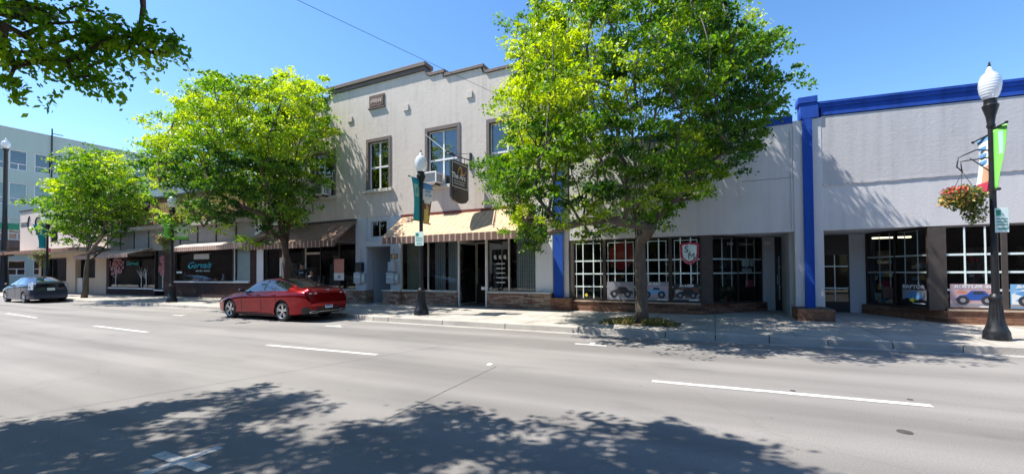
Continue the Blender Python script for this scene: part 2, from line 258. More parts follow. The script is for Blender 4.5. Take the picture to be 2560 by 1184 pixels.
# ------------------------------------------------------------------ mesh helpers
ORG = {}
class MB:
    def __init__(s): s.v = []; s.f = []; s.m = []
    def face(s, pts, mi=0):
        n = len(s.v); s.v += [tuple(p) for p in pts]; s.f.append(tuple(range(n, n + len(pts)))); s.m.append(mi); return s
    def box(s, x0, x1, y0, y1, z0, z1, mi=0):
        if x0 > x1: x0, x1 = x1, x0
        n = len(s.v); s.v += [(x, y, z) for z in (z0, z1) for x, y in ((x0, y0), (x1, y0), (x1, y1), (x0, y1))]
        for q in ((3, 2, 1, 0), (4, 5, 6, 7), (0, 1, 5, 4), (1, 2, 6, 5), (2, 3, 7, 6), (3, 0, 4, 7)): s.f.append(tuple(n + i for i in q)); s.m.append(mi)
        return s
    def hexa(s, p, mi=0):
        """8 points: 4 bottom ccw, 4 top ccw"""
        n = len(s.v); s.v += [tuple(q) for q in p]
        for q in ((3, 2, 1, 0), (4, 5, 6, 7), (0, 1, 5, 4), (1, 2, 6, 5), (2, 3, 7, 6), (3, 0, 4, 7)): s.f.append(tuple(n + i for i in q)); s.m.append(mi)
        return s
    def prism(s, pts, axis, a, b, mi=0):
        """pts 2-D outline extruded from a to b along axis ('x': pts=(y,z), 'y': pts=(x,z), 'z': pts=(x,y))"""
        mk = {'x': lambda p, t: (t, p[0], p[1]), 'y': lambda p, t: (p[0], t, p[1]), 'z': lambda p, t: (p[0], p[1], t)}[axis]
        n = len(s.v); k = len(pts)
        s.v += [mk(p, a) for p in pts] + [mk(p, b) for p in pts]
        s.f.append(tuple(range(n, n + k))); s.f.append(tuple(range(n + 2*k - 1, n + k - 1, -1))); s.m += [mi, mi]
        for i in range(k): j = (i + 1) % k; s.f.append((n + i, n + k + i, n + k + j, n + j)); s.m.append(mi)
        return s
    def lathe(s, prof, cx=0, cy=0, n=20, mi=0, flute=0, fl=None, cz=0, cap=True):
        b = len(s.v)
        for k, (r, z) in enumerate(prof):
            for i in range(n):
                a = 2*math.pi*i/n; rr = r
                if fl and fl[0] <= k <= fl[1] and i % 2: rr = r*(1 - flute)
                s.v.append((cx + rr*math.cos(a), cy + rr*math.sin(a), cz + z))
        for k in range(len(prof) - 1):
            for i in range(n):
                j = (i + 1) % n; s.f.append((b + k*n + i, b + k*n + j, b + (k+1)*n + j, b + (k+1)*n + i)); s.m.append(mi)
        if cap:
            s.f.append(tuple(b + i for i in range(n - 1, -1, -1))); s.m.append(mi)
            e = b + (len(prof) - 1)*n; s.f.append(tuple(e + i for i in range(n))); s.m.append(mi)
        return s
    def tube(s, pts, rad, n=8, mi=0):
        pts = [Vector(p) for p in pts]; rad = rad if hasattr(rad, '__len__') else [rad]*len(pts)
        b = len(s.v); up = None
        for k, p in enumerate(pts):
            d = (pts[min(k+1, len(pts)-1)] - pts[max(k-1, 0)])
            if d.length < 1e-9: d = Vector((0, 0, 1))
            d.normalize()
            if up is None: up = Vector((0, 0, 1)) if abs(d.z) < .9 else Vector((1, 0, 0))
            u = d.cross(up); 
            if u.length < 1e-6: u = d.orthogonal()
            u.normalize(); w = u.cross(d); up = w
            for i in range(n):
                a = 2*math.pi*i/n; s.v.append(tuple(p + (u*math.cos(a) + w*math.sin(a))*rad[k]))
        for k in range(len(pts) - 1):
            for i in range(n):
                j = (i + 1) % n; s.f.append((b + k*n + i, b + k*n + j, b + (k+1)*n + j, b + (k+1)*n + i)); s.m.append(mi)
        s.f.append(tuple(b + i for i in range(n - 1, -1, -1))); e = b + (len(pts) - 1)*n; s.f.append(tuple(e + i for i in range(n))); s.m += [mi, mi]
        return s
    def sphere(s, c, r, n=12, k=8, mi=0):
        if not hasattr(r, '__len__'): r = (r, r, r)
        b = len(s.v)
        for j in range(k + 1):
            ph = math.pi*j/k
            for i in range(n):
                a = 2*math.pi*i/n; s.v.append((c[0] + r[0]*math.sin(ph)*math.cos(a), c[1] + r[1]*math.sin(ph)*math.sin(a), c[2] - r[2]*math.cos(ph)))
        for j in range(k):
            for i in range(n):
                q = (i + 1) % n; s.f.append((b + j*n + i, b + j*n + q, b + (j+1)*n + q, b + (j+1)*n + i)); s.m.append(mi)
        return s
    def add(s, verts, faces, mi=0):
        n = len(s.v); s.v += [tuple(v) for v in verts]
        for f in faces: s.f.append(tuple(n + i for i in f)); s.m.append(mi)
        return s
    def build(s, name, mats, parent=None, smooth=False, bevel=0, merge=False, recalc=False):
        me = bpy.data.meshes.new(name); o = ORG.get(parent, (0, 0, 0)) if parent else (0, 0, 0)
        me.from_pydata([(x - o[0], y - o[1], z - o[2]) for x, y, z in s.v], [], s.f)
        if not isinstance(mats, (list, tuple)): mats = [mats]
        for m in mats: me.materials.append(M[m] if isinstance(m, str) else m)
        me.polygons.foreach_set('material_index', s.m)
        if merge or recalc:
            bm = bmesh.new(); bm.from_mesh(me)
            if merge: bmesh.ops.remove_doubles(bm, verts=bm.verts, dist=1e-5)
            bmesh.ops.recalc_face_normals(bm, faces=bm.faces); bm.to_mesh(me); bm.free()
        if smooth:
            me.polygons.foreach_set('use_smooth', [True]*len(me.polygons))
            if smooth is not True: me.set_sharp_from_angle(angle=R(smooth))
        me.update()
        ob = bpy.data.objects.new(name, me); scene.collection.objects.link(ob)
        if parent: ob.parent = parent; ORG[ob] = o
        else: ORG[ob] = (0, 0, 0)
        if bevel:
            b = ob.modifiers.new('bevel', 'BEVEL'); b.width = bevel; b.segments = 2; b.limit_method = 'ANGLE'; b.angle_limit = R(40)
        return ob
def tag(o, label=None, cat=None, group=None, kind=None):
    if label: o['label'] = label
    if cat: o['category'] = cat
    if group: o['group'] = group
    if kind: o['kind'] = kind
    return o
def thing(name, label, cat, loc=(0, 0, 0), group=None):
    o = bpy.data.objects.new(name, None); scene.collection.objects.link(o); o.location = loc; o.empty_display_size = .3
    ORG[o] = tuple(loc); return tag(o, label, cat, group)
_tc = {}
def text_geo(txt, size, depth=.004, shear=0, bold=0):
    k = (txt, size, depth, shear, bold)
    if k not in _tc:
        cu = bpy.data.curves.new('lettering', 'FONT'); cu.body = txt; cu.size = size; cu.extrude = depth/2; cu.shear = shear; cu.offset = bold
        cu.align_x = 'CENTER'; cu.align_y = 'CENTER'; cu.resolution_u = 3
        o = bpy.data.objects.new('lettering', cu); scene.collection.objects.link(o)
        bpy.context.view_layer.update()
        me = bpy.data.meshes.new_from_object(o.evaluated_get(bpy.context.evaluated_depsgraph_get()))
        _tc[k] = ([tuple(v.co) for v in me.vertices], [tuple(p.vertices) for p in me.polygons])
        bpy.data.objects.remove(o); bpy.data.curves.remove(cu); bpy.data.meshes.remove(me)
    return _tc[k]
def text(mb, txt, size, mat4, mi=0, **kw):
    v, f = text_geo(txt, size, **kw); return mb.add([mat4 @ Vector(p) for p in v], f, mi)
def face_front(x, y, z, rz=0, sx=1, rot=0):
    """letters standing upright, read from -y; rz turns about z"""
    return Matrix.Translation((x, y, z)) @ Matrix.Rotation(rz, 4, 'Z') @ Matrix.Rotation(R(90), 4, 'X') @ Matrix.Rotation(rot, 4, 'Z') @ Matrix.Diagonal((sx, 1, 1, 1))
def wall_holes(mb, x0, x1, z0, z1, y0, y1, holes, mi=0):
    xs = sorted({x0, x1} | {h[0] for h in holes} | {h[1] for h in holes}); zs = sorted({z0, z1} | {h[2] for h in holes} | {h[3] for h in holes})
    xs = [x for x in xs if x0 <= x <= x1]; zs = [z for z in zs if z0 <= z <= z1]
    for a, b in zip(xs, xs[1:]):
        run = None
        for c, d in zip(zs, zs[1:]):
            inside = any(h[0] - 1e-6 <= a and b <= h[1] + 1e-6 and h[2] - 1e-6 <= c and d <= h[3] + 1e-6 for h in holes)
            if inside:
                if run: mb.box(a, b, y0, y1, run[0], run[1], mi); run = None
            else: run = (run[0], d) if run else (c, d)
        if run: mb.box(a, b, y0, y1, run[0], run[1], mi)

exec_parts = []
# ================================================================== SETTING
def kerb(x):
    t = np.interp(x, [-60, -18, -11.5, -9.8, -1, 2.5, 5, 40], [10.42, 10.38, 10.38, 9.92, 9.92, 10.15, 10.35, 10.35]); return float(t)
xs = [-62, -56, -50] + [x*1. for x in range(-48, -18, 3)] + [-18, -14, -12.2, -11.6, -11.2, -10.8, -10.4, -10, -9.6, -9, -7, -5, -3, -1, 0, 1, 2, 3, 4, 5, 7, 10, 14, 20, 40]
mb = MB(); mb.face([(-400, -300, 0), (400, -300, 0), (400, 500, 0), (-400, 500, 0)]); tag(mb.build('road', 'asphalt'), kind='structure')
mb = MB(); g = MB(); k_ = MB()
XL = -52.3
for a, b in zip(xs, xs[1:]):
    a2, b2 = max(a, XL), max(b, XL)
    if b2 <= XL: continue
    ya, yb = kerb(a2), kerb(b2)
    g.face([(a2, ya - .24, .004), (b2, yb - .24, .004), (b2, yb, .004), (a2, ya, .004)])
    # kerb stone and slab with a thin joint gap at every station
    j = .006
    k_.hexa([(a2 + j, ya, -.02), (b2 - j, yb, -.02), (b2 - j, yb + .15, -.02), (a2 + j, ya + .15, -.02), (a2 + j, ya + .02, .14), (b2 - j, yb + .02, .14), (b2 - j, yb + .15, .14), (a2 + j, ya + .15, .14)])
    mb.hexa([(a2, ya + .15, -.02), (b2, yb + .15, -.02), (b2, 15.99, -.02), (a2, 15.99, -.02), (a2, ya + .15, .138), (b2, yb + .15, .138), (b2, 16.0, walk_z(16)), (a2, 16.0, walk_z(16))])
tag(mb.build('sidewalk', 'paving'), kind='structure'); tag(k_.build('kerb', 'concrete', bevel=.015), kind='structure')
tag(g.build('gutter', pm('gutter_concrete', (.29, .275, .255), .2, 2, .85, .2)), kind='structure')
mb = MB(); mb.box(-60, 40, -5.2, -.5, -.02, .14); tag(mb.build('sidewalk', 'paving'), kind='structure')
mb = MB(); mb.box(-120, -61.2, 10.4, 60, -.02, .14); tag(mb.build('sidewalk', 'paving'), kind='structure')
# lane dashes
for i, (xa, xb) in enumerate(zip(*[[-24.9+7.9*k for k in range(-2, 4)], [-22.0+7.9*k for k in range(-2, 4)]])):
    pass
DASH = [((17, 783), (91, 794)), ((236, 814), (368, 830)), ((668, 862), (942, 886)), ((1630, 952), (2330, 1014))]
def gnd(px, py, z=0):
    a = at(px, py, 1.); t = (z - EYE)/(a[1] - EYE); return a[0]*t, t
dd = ['farthest and faintest white lane dash, near the left edge', 'second farthest white lane dash, left of the red car', 'mid distance white lane dash in front of the red car', 'nearest and longest white lane dash, at right']
for (p, q), lb in zip(DASH, dd):
    a, b = gnd(*p), gnd(*q); m = MB(); w = .055
    m.face([(a[0], a[1] - w, .004), (b[0], b[1] - w, .004), (b[0], b[1] + w, .004), (a[0], a[1] + w, .004)])
    tag(m.build('lane_dash', 'paintline'), lb, 'lane marking', 'dashes of the lane line')
def cross_mark(x, y, a1, a2, wid, label, name='parking_mark', full=True):
    m = MB(); m.box(x - a1, x + a1, y - wid/2, y + wid/2, .002, .004)
    if full: m.box(x - wid/2, x + wid/2, y - a2, y - wid/2, .002, .004)
    m.box(x - wid/2, x + wid/2, y + wid/2, y + a2, .002, .004)
    tag(m.build(name, 'paintline'), label, 'parking marking', 'painted parking space marks')
cross_mark(-3.88, 1.90, .34, .30, .10, 'pale painted cross on the shaded asphalt in the foreground')
cross_mark(-2.3, 8.45, .33, .25, .10, 'painted parking mark on the road in front of the largest tree', full=False)
cross_mark(-9.7, 8.5, .33, .25, .10, 'painted parking mark on the road behind the red car', full=False)
cross_mark(-17.6, 8.5, .33, .25, .10, 'painted parking mark ahead of the front wheel of the red car', full=False)
m = MB()
for r, z in []: pass
c = gnd(1225, 911); m.lathe([(.055, .0), (.052, .008), (.04, .016), (.018, .02)], c[0], c[1], 16); tag(m.build('road_stud', 'reflector', smooth=True), 'small round white ceramic stud on the lane line', 'road stud')
for p, r_, lb in (((2262, 1079), .06, 'small dark round cover in the road near the right foreground'), ((1900, 893), .09, 'dark arc-shaped cover in the far lane in front of the shop doors'), ((1982, 976), .03, 'tiny dark tar spot above the middle of the longest lane dash'), ((2275, 998), .03, 'tiny dark tar spot above the right end of the longest lane dash')):
    c = gnd(*p); m = MB(); m.lathe([(r_, .001), (r_, .004), (r_*.8, .006)], c[0], c[1], 16); tag(m.build('road_cover', 'bar'), lb, 'road cover')

a, b = gnd(1240, 915), gnd(960, 1050); m = MB(); m.face([(a[0] - .008, a[1], .0035), (b[0] - .012, b[1], .0035), (b[0] + .012, b[1], .0035), (a[0] + .012, a[1], .0035)]); tag(m.build('road_seam', pm('tar', (.145, .138, .13), .2, 20, .8)), kind='structure')
# ================================================================== BUILDINGS
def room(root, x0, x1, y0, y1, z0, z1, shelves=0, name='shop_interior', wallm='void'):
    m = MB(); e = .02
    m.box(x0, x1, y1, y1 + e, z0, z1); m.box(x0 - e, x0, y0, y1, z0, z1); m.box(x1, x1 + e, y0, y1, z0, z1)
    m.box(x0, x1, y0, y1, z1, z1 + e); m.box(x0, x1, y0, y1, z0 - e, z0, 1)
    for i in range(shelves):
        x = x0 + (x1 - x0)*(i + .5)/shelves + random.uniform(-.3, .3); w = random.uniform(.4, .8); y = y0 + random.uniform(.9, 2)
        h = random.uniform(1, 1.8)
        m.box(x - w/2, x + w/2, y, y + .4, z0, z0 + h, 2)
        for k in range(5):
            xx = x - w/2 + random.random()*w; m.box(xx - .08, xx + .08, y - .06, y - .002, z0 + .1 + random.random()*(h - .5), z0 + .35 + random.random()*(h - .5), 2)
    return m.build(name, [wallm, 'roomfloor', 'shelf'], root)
def window(root, x0, x1, z0, z1, y=YF, frame='darkbrown', fw=.05, fd=.08, vs=(), hs=(), munt='tape', mw=.022, borders=False, gl='glass', name='window', hw=None, rec=.03, lower=None):
    """shop window: frame part with pane and muntin sub-parts; vs, hs as fractions/abs z"""
    f = MB()
    f.box(x0, x1, y, y + fd, z0, z0 + fw); f.box(x0, x1, y, y + fd, z1 - fw, z1)
    f.box(x0, x0 + fw, y, y + fd, z0 + fw, z1 - fw); f.box(x1 - fw, x1, y, y + fd, z0 + fw, z1 - fw)
    w = f.build(name, frame, root)
    p = MB(); p.face([(x0 + fw, y + rec, z0 + fw), (x1 - fw, y + rec, z0 + fw), (x1 - fw, y + rec, z1 - fw), (x0 + fw, y + rec, z1 - fw)]); p.build('pane', gl, w)
    if vs or hs or borders:
        m = MB(); hw = hw or mw
        for h in hs: m.box(x0 + fw, x1 - fw, y + rec - .012, y + rec - .004, h - hw, h + hw)
        zz = lower if lower else z0 + fw
        for v in vs:
            xx = x0 + (x1 - x0)*v; m.box(xx - mw, xx + mw, y + rec - .018, y + rec - .013, zz, z1 - fw)
        if borders:
            b = mw*.35
            for xx in (x0 + fw + .07, x1 - fw - .07): m.box(xx - b, xx + b, y + rec - .018, y + rec - .013, z0 + fw + .05, z1 - fw - .05)
            m.box(x0 + fw + .07, x1 - fw - .07, y + rec - .018, y + rec - .013, z1 - fw - .08, z1 - fw - .065)
        m.build('muntins', munt, w)
    return w

# ---------------------------------------------------------------- hobby shop building (grey, blue trim) with two shops
XB0, XB1 = -4.97, 10.5
Bd = thing('hobby_shop_building', 'grey stucco one-storey shop building with blue cornice and blue pilasters', 'building', (XB0, YF, 0))
HB = 2.54; ZB = .20
xpl, xpr = 1.98, 2.62          # central pier
m = MB()
# upper wall in two halves
m.box(-4.42, xpl, YF, YF + .35, HB, 5.5, 0)
m.build('wall', 'stuccoB', Bd)
m = MB(); m.box(xpr, XB1, YF, YF + .35, HB, 3.73, 0); m.build('wall', 'stuccoB', Bd)
SL = .04*(XB1 - xpr)
def sbox(m, x0, x1, y0, y1, z0, z1, mi=0, low=True):
    d0, d1 = .04*(x0 - xpr), .04*(x1 - xpr); e0, e1 = (d0, d1) if low else (0, 0)
    m.hexa([(x0, y0, z0 - e0), (x1, y0, z0 - e1), (x1, y1, z0 - e1), (x0, y1, z0 - e0), (x0, y0, z1 - d0), (x1, y0, z1 - d1), (x1, y1, z1 - d1), (x0, y1, z1 - d0)], mi)
m = MB(); sbox(m, xpr, XB1, YF - .012, YF + .35, 3.765, 5.575, 0, low=False)
o = m.build('wall', 'stuccoBr', Bd); tag(o, 'rough cement upper wall')
# ragged ledge between smooth and rough plaster
m = MB(); n = 90; top = []; bot = []
for i in range(n + 1):
    x = xpr + (XB1 - xpr)*i/n; top.append((x, 3.775 + random.uniform(-.004, .004))); bot.append((x, 3.725 + random.uniform(-.012, .012)))
m.prism(top + bot[::-1], 'y', YF - .022, YF + .1); m.build('ledge', 'stuccoBr', Bd)
m = MB(); m.box(.75, xpl - .02, YF - .004, YF - .0005, 4.02, 4.03); m.build('joint', 'post', Bd)
m = MB(); m.tube([(1.93, YF - .02, 2.6), (1.93, YF - .02, 5.3)], .012, 6); m.build('conduit', 'stuccoB', Bd)
# side and back, flat roof
m = MB(); m.box(XB1, XB1 + .3, YF, 26, 0, 5.5); m.box(XB0, XB1, 25.7, 26, 0, 5.3); m.box(XB0 + .02, XB1 - .01, YF + .36, 25.7, 4.9, 5.0, 0); m.build('wall', 'stuccoBr', Bd)
# cornices
m = MB()
m.box(-4.42, xpl, YF - .02, YF + .4, 5.5, 5.64); m.box(-4.42, xpl, YF - .04, YF + .4, 5.64, 5.72)
m.build('cornice', 'bluepaint', Bd)
m = MB()
sbox(m, xpr, XB1, YF - .03, YF + .4, 5.60, 5.81); sbox(m, xpr - .05, XB1, YF - .06, YF + .4, 5.811, 5.90); sbox(m, xpr - .05, XB1, YF - .08, YF + .4, 5.901, 5.96)
m.build('cornice', 'bluepaint', Bd)
# pilasters: left blue + white strips, central pier
def pil(x0, x1, z0, z1, mt, p=.05): mm = MB(); mm.box(x0, x1, YF - p, YF + .35, z0, z1); return mm.build('pilaster', mt, Bd, bevel=.008)
pil(-4.97, -4.72, .62, 5.7, 'whitepaint', .0)
pil(-4.72, -4.42, .62, 5.5, 'stuccoB', .01)
m = MB(); m.box(-4.93, -4.60, YF - .09, YF - .032, .62, 5.75); m.build('pilaster', 'bluepaint', Bd)
pil(xpl, xpr, .48, 5.55, 'stuccoB', .02)
m = MB(); m.box(2.19, 2.41, YF - .075, YF - .022, .48, 5.55); m.build('pilaster', 'bluepaint', Bd)
m = MB(); m.box(xpl + .17, xpr - .06, YF - .078, YF + .38, 5.552, 5.97); m.box(xpl + .12, xpr - .08, YF - .10, YF + .38, 5.97, 6.14); m.build('pilaster_cap', 'bluepaint', Bd, bevel=.01)
# pier base of brick
m = MB(); m.box(1.93, 2.72, 12.98, YF + .34, ZB - .1, .50); m.box(xpl+.01, xpr-.01, YF - .055, YF + .34, .5, .52); m.build('brick_base', 'brickB', Bd, bevel=.01)
# knee walls
m = MB()
m.box(-4.98, -4.3, YF - .28, YF + .3, .02, .62); m.box(-4.3, -.35, YF - .06, YF + .3, .02, .50)
m.hexa([(-.35, YF - .06, .02), (1.5, 15.4, .02), (1.3, 15.65, .02), (-.35, YF + .3, .02), (-.35, YF - .06, .5), (1.5, 15.4, .5), (1.3, 15.65, .5), (-.35, YF + .3, .5)])
m.build('brick_base', 'brickB', Bd, bevel=.006)
m = MB(); m.box(5.0, XB1, YF - .06, YF + .3, .02, .50)
m.hexa([(3.85, 15.4, .02), (5.0, YF - .06, .02), (5.0, YF + .3, .02), (4.05, 15.65, .02), (3.85, 15.4, .5), (5.0, YF - .06, .5), (5.0, YF + .3, .5), (4.05, 15.65, .5)])
m.build('brick_base', 'brickB', Bd, bevel=.006)
# brick caps (sills)
m = MB(); m.box(-4.28, -.36, YF - .09, YF + .02, .502, .54); m.box(5.02, XB1, YF - .09, YF + .02, .502, .54); m.build('sill', pm('worn_sill', (.45, .33, .24), .35, 3, .8), Bd)
# windows
GR = [1.0, 1.42, 1.84]
for a, b, brd in ((-4.28, -3.22, 1), (-3.22, -2.18, 1), (-2.18, -1.20, 1), (-1.20, -.33, 1)):
    window(Bd, a, b, .54, HB, vs=(.33, .66), hs=GR, mw=.016, hw=.022, borders=bool(brd), lower=.62 if a < -4 else 1.05)
for a, b in ((4.98, 6.02), (6.02, 7.1), (7.1, 8.2), (8.2, 9.3), (9.3, 10.4)):
    window(Bd, a, b, .54, HB, frame='post', vs=(.36, .70), hs=GR, mw=.016, hw=.024, lower=1.05)
m = MB(); m.box(-.33, -.06, YF + .005, YF + .14, .502, HB); m.box(4.70, 4.98, YF + .005, YF + .14, .502, HB); m.box(-4.42, -4.28, YF + .01, YF + .14, .502, HB); m.build('post', 'post', Bd)
# angled windows of the recessed entries
def angled(xa, ya, xb, yb, name='window', verts=(.2, .38, .68, .84)):
    d = Vector((xb - xa, yb - ya, 0)); L_ = d.length; d.normalize(); nrm = Vector((d.y, -d.x, 0))
    def P(t, z, o): q = Vector((xa, ya, 0)) + d*t*L_ + nrm*o; return (q.x, q.y, z)
    f = MB(); fw = .05/L_
    def bar(t0, t1, z0, z1, o0, o1): f.hexa([P(t0, z0, o0), P(t1, z0, o0), P(t1, z0, o1), P(t0, z0, o1), P(t0, z1, o0), P(t1, z1, o0), P(t1, z1, o1), P(t0, z1, o1)])
    bar(0, 1, .50, .56, 0, -.08); bar(0, 1, HB - .06, HB, 0, -.08); bar(0, fw, .56, HB - .06, 0, -.08); bar(1 - fw, 1, .56, HB - .06, 0, -.08); bar(.5 - fw/2, .5 + fw/2, .56, HB - .06, 0, -.08)
    w = f.build(name, 'darkbrown', Bd)
    p = MB(); p.face([P(fw, .56, -.03), P(1 - fw, .56, -.03), P(1 - fw, HB - .06, -.03), P(fw, HB - .06, -.03)]); p.build('pane', 'glass', w)
    f = MB()
    for t in verts: bar(t - .006, t + .006, 1.02, HB - .06, -.02, -.012)
    for h in (1.42, 1.84): bar(fw, 1 - fw, h - .02, h + .02, -.012, -.006)
    f.build('muntins', pm('faded_muntin', (.36, .42, .40), .1, 5, .6), w)
    return P
PL = angled(-.06, YF + .02, 1.38, 15.45)
PR = angled(3.98, 15.45, 4.70, YF + .02, verts=(.24, .42, .66, .85))
# entry backs: grey panel, door, soffit, light fitting
m = MB(); m.box(1.38, 1.72, 15.5, 15.6, .2, HB); m.box(3.60, 3.98, 15.5, 15.6, .2, HB); m.build('entry_panel', 'greypaint', Bd)
m = MB(); m.box(-.06, 5.0, YF + .36, 15.7, HB + .005, HB + .1); m.box(1.9, 2.7, YF + .35, 15.9, .2, HB, 1); m.build('entry_soffit', ['whitepaint', 'greypaint'], Bd)
for x0, x1 in ((1.72, 2.42), (2.86, 3.60)):
    d = MB(); y = 15.5
    x1b = min(x1, 1.90) if x0 < 2 else x1; x0b = x0 if x0 < 2 else max(x0, 2.70)
    d.box(x0b, x1b, y, y + .1, HB - .32, HB); d.box(x0b, x0b + .1, y, y + .08, .2, HB - .32); d.box(x1b - .03, x1b, y, y + .08, .2, HB - .32); d.box(x0b + .1, x1b - .03, y, y + .08, .2, .55); d.box(x0b + .1, x1b - .03, y, y + .08, HB - .6, HB - .32)
    dr = d.build('door', 'black', Bd)
    p = MB(); p.face([(x0b + .1, y + .03, .55), (x1b - .03, y + .03, .55), (x1b - .03, y + .03, HB - .6), (x0b + .1, y + .03, HB - .6)]); p.build('pane', 'glass', dr)
    q = MB(); xm = (x0b + x1b)/2 + .02; q.box(xm - .012, xm + .012, y + .012, y + .02, .55, HB - .6)
    for h in (.95, 1.6): q.box(x0b + .1, x1b - .03, y + .004, y + .011, h - .018, h + .018)
    q.build('muntins', 'tape', dr); h_ = MB(); h_.tube([(x0b + .06, y - .05, 1.05), (x0b + .06, y - .05, 1.35)], .012); h_.box(x0b+.05, x0b+.07, y-.05, y, 1.06, 1.08); h_.box(x0b+.05, x0b+.07, y-.05, y, 1.32, 1.34); h_.build('handle', 'metalgrey', dr)
m = MB(); m.box(1.45, 1.62, 15.42, 15.5, 2.32, 2.40); m.build('entry_light', pm('lamp_cover', (.8, .75, .7), .02), Bd)
# visible door parts left of the pier: widen the left door under the wall
def room_poly(root, pts, walls, z0, z1, seed=0):
    m = MB(); rng = random.Random(seed); m.prism(pts, 'z', z0 - .02, z0, 1); m.prism(pts, 'z', z1, z1 + .02, 0)
    for i in walls: a, b = pts[i], pts[(i + 1) % len(pts)]; m.face([(a[0], a[1], z0), (b[0], b[1], z0), (b[0], b[1], z1), (a[0], a[1], z1)], 0)
    o = m.build('shop_interior', ['void', 'roomfloor'], root)
    xs_ = [p[0] for p in pts]; lo, hi = min(xs_) + .5, max(xs_) - .5; n = int((hi - lo)/.8)
    for i in range(n):
        x = lo + (hi - lo)*(i + .5)/n; y = rng.uniform(15.9, 17.6); h = rng.uniform(1.0, 1.9); w = rng.uniform(.35, .6); q = MB()
        q.box(x - w/2, x + w/2, y, y + .35, z0, z0 + h, 0)
        for r_ in range(4):
            zz = z0 + .15 + r_*h/4.4; q.box(x - w/2 - .02, x + w/2 + .02, y - .12, y - .002, zz, zz + .02, 0)
            for c_ in range(4): xx = x - w/2 + w*(c_ + .5)/4; q.box(xx - .05, xx + .04, y - .11, y - .03, zz + .021, zz + .06 + .14*rng.random(), rng.choice([1, 2, 3, 4]))
        q.build('display_shelf', ['shelf', 'crimson', 'bannerwhite', 'bannerblue', 'banneryel'], root)
room_poly(Bd, [(-4.27, 13.76), (-.1, 13.76), (1.36, 15.66), (1.36, 19), (-4.27, 19)], (2, 3, 4), .25, HB + .1, 1); room_poly(Bd, [(4.02, 15.66), (4.98, 13.76), (10.4, 13.76), (10.4, 19), (4.02, 19)], (2, 3, 4), .25, HB + .1, 2)
o = MB(); o.box(1.4, 3.95, 15.75, 19, .2, .22); o.box(1.4, 3.95, 18.9, 19, .2, HB); o.box(1.4, 1.42, 15.75, 19, .2, HB); o.box(3.93, 3.95, 15.75, 19, .2, HB); o.build('shop_interior', 'void', Bd)
for x, y in ((3.0, 17.4), (4.4, 16.4)):
    t = MB(); t.box(x, x + .9, y, y + .08, 2.44, 2.48); t.build('strip_light', pm('lit_tube', (.9, .9, .8), .01, emit=(1, .9, .6), estr=1.6), Bd)
# red cloth hanging inside second window
def in_window(name, label, cat, x0, x1, z0, z1, mt, y=YF + .06, th=.01, group=None):
    mm = MB(); mm.box(x0, x1, y, y + th, z0, z1); return tag(mm.build(name, mt), label, cat, group)
mm = MB(); n = 14; pts = []
for i in range(n): a = 2*math.pi*i/n; pts.append((-2.68 + .36*math.cos(a)*(1 + .2*random.random()), 2.02 + .42*math.sin(a)*(1 + .25*random.random())))
mm.prism(pts, 'y', YF + .07, YF + .10); tag(mm.build('hanging_shirt', pm('red_cloth', (.42, .04, .04), .25, 3, .8)), 'red cloth hanging inside the second window from the blue pilaster', 'cloth')

# ---- printed posters of model trucks
def truck_art(mb, x, z, w, h, y, body, bg, dark, tyre):
    """a little truck silhouette printed on a sheet; indices into the material list"""
    s = w
    def P(u, v): return (x + u*w, z + v*h)
    mb.prism([P(.08, .30), P(.20, .55), P(.34, .60), P(.44, .80), P(.70, .80), P(.80, .58), P(.95, .50), P(.95, .32)], 'y', y - .002, y - .0005, body)
    mb.prism([P(.46, .62), P(.50, .76), P(.66, .76), P(.72, .62)], 'y', y - .0035, y - .0021, dark)
    for u in (.26, .76):
        c = P(u, .30); r = .13*w; k = 14
        mb.prism([(c[0] + r*math.cos(2*math.pi*i/k), c[1] + r*math.sin(2*math.pi*i/k)) for i in range(k)], 'y', y - .005, y - .0036, dark)
        mb.prism([(c[0] + r*.45*math.cos(2*math.pi*i/k), c[1] + r*.45*math.sin(2*math.pi*i/k)) for i in range(k)], 'y', y - .0065, y - .0051, tyre)
    mb.prism([P(.0, .0), P(1, .0), P(1, .12), P(0, .14)], 'y', y - .0018, y - .0005, tyre)
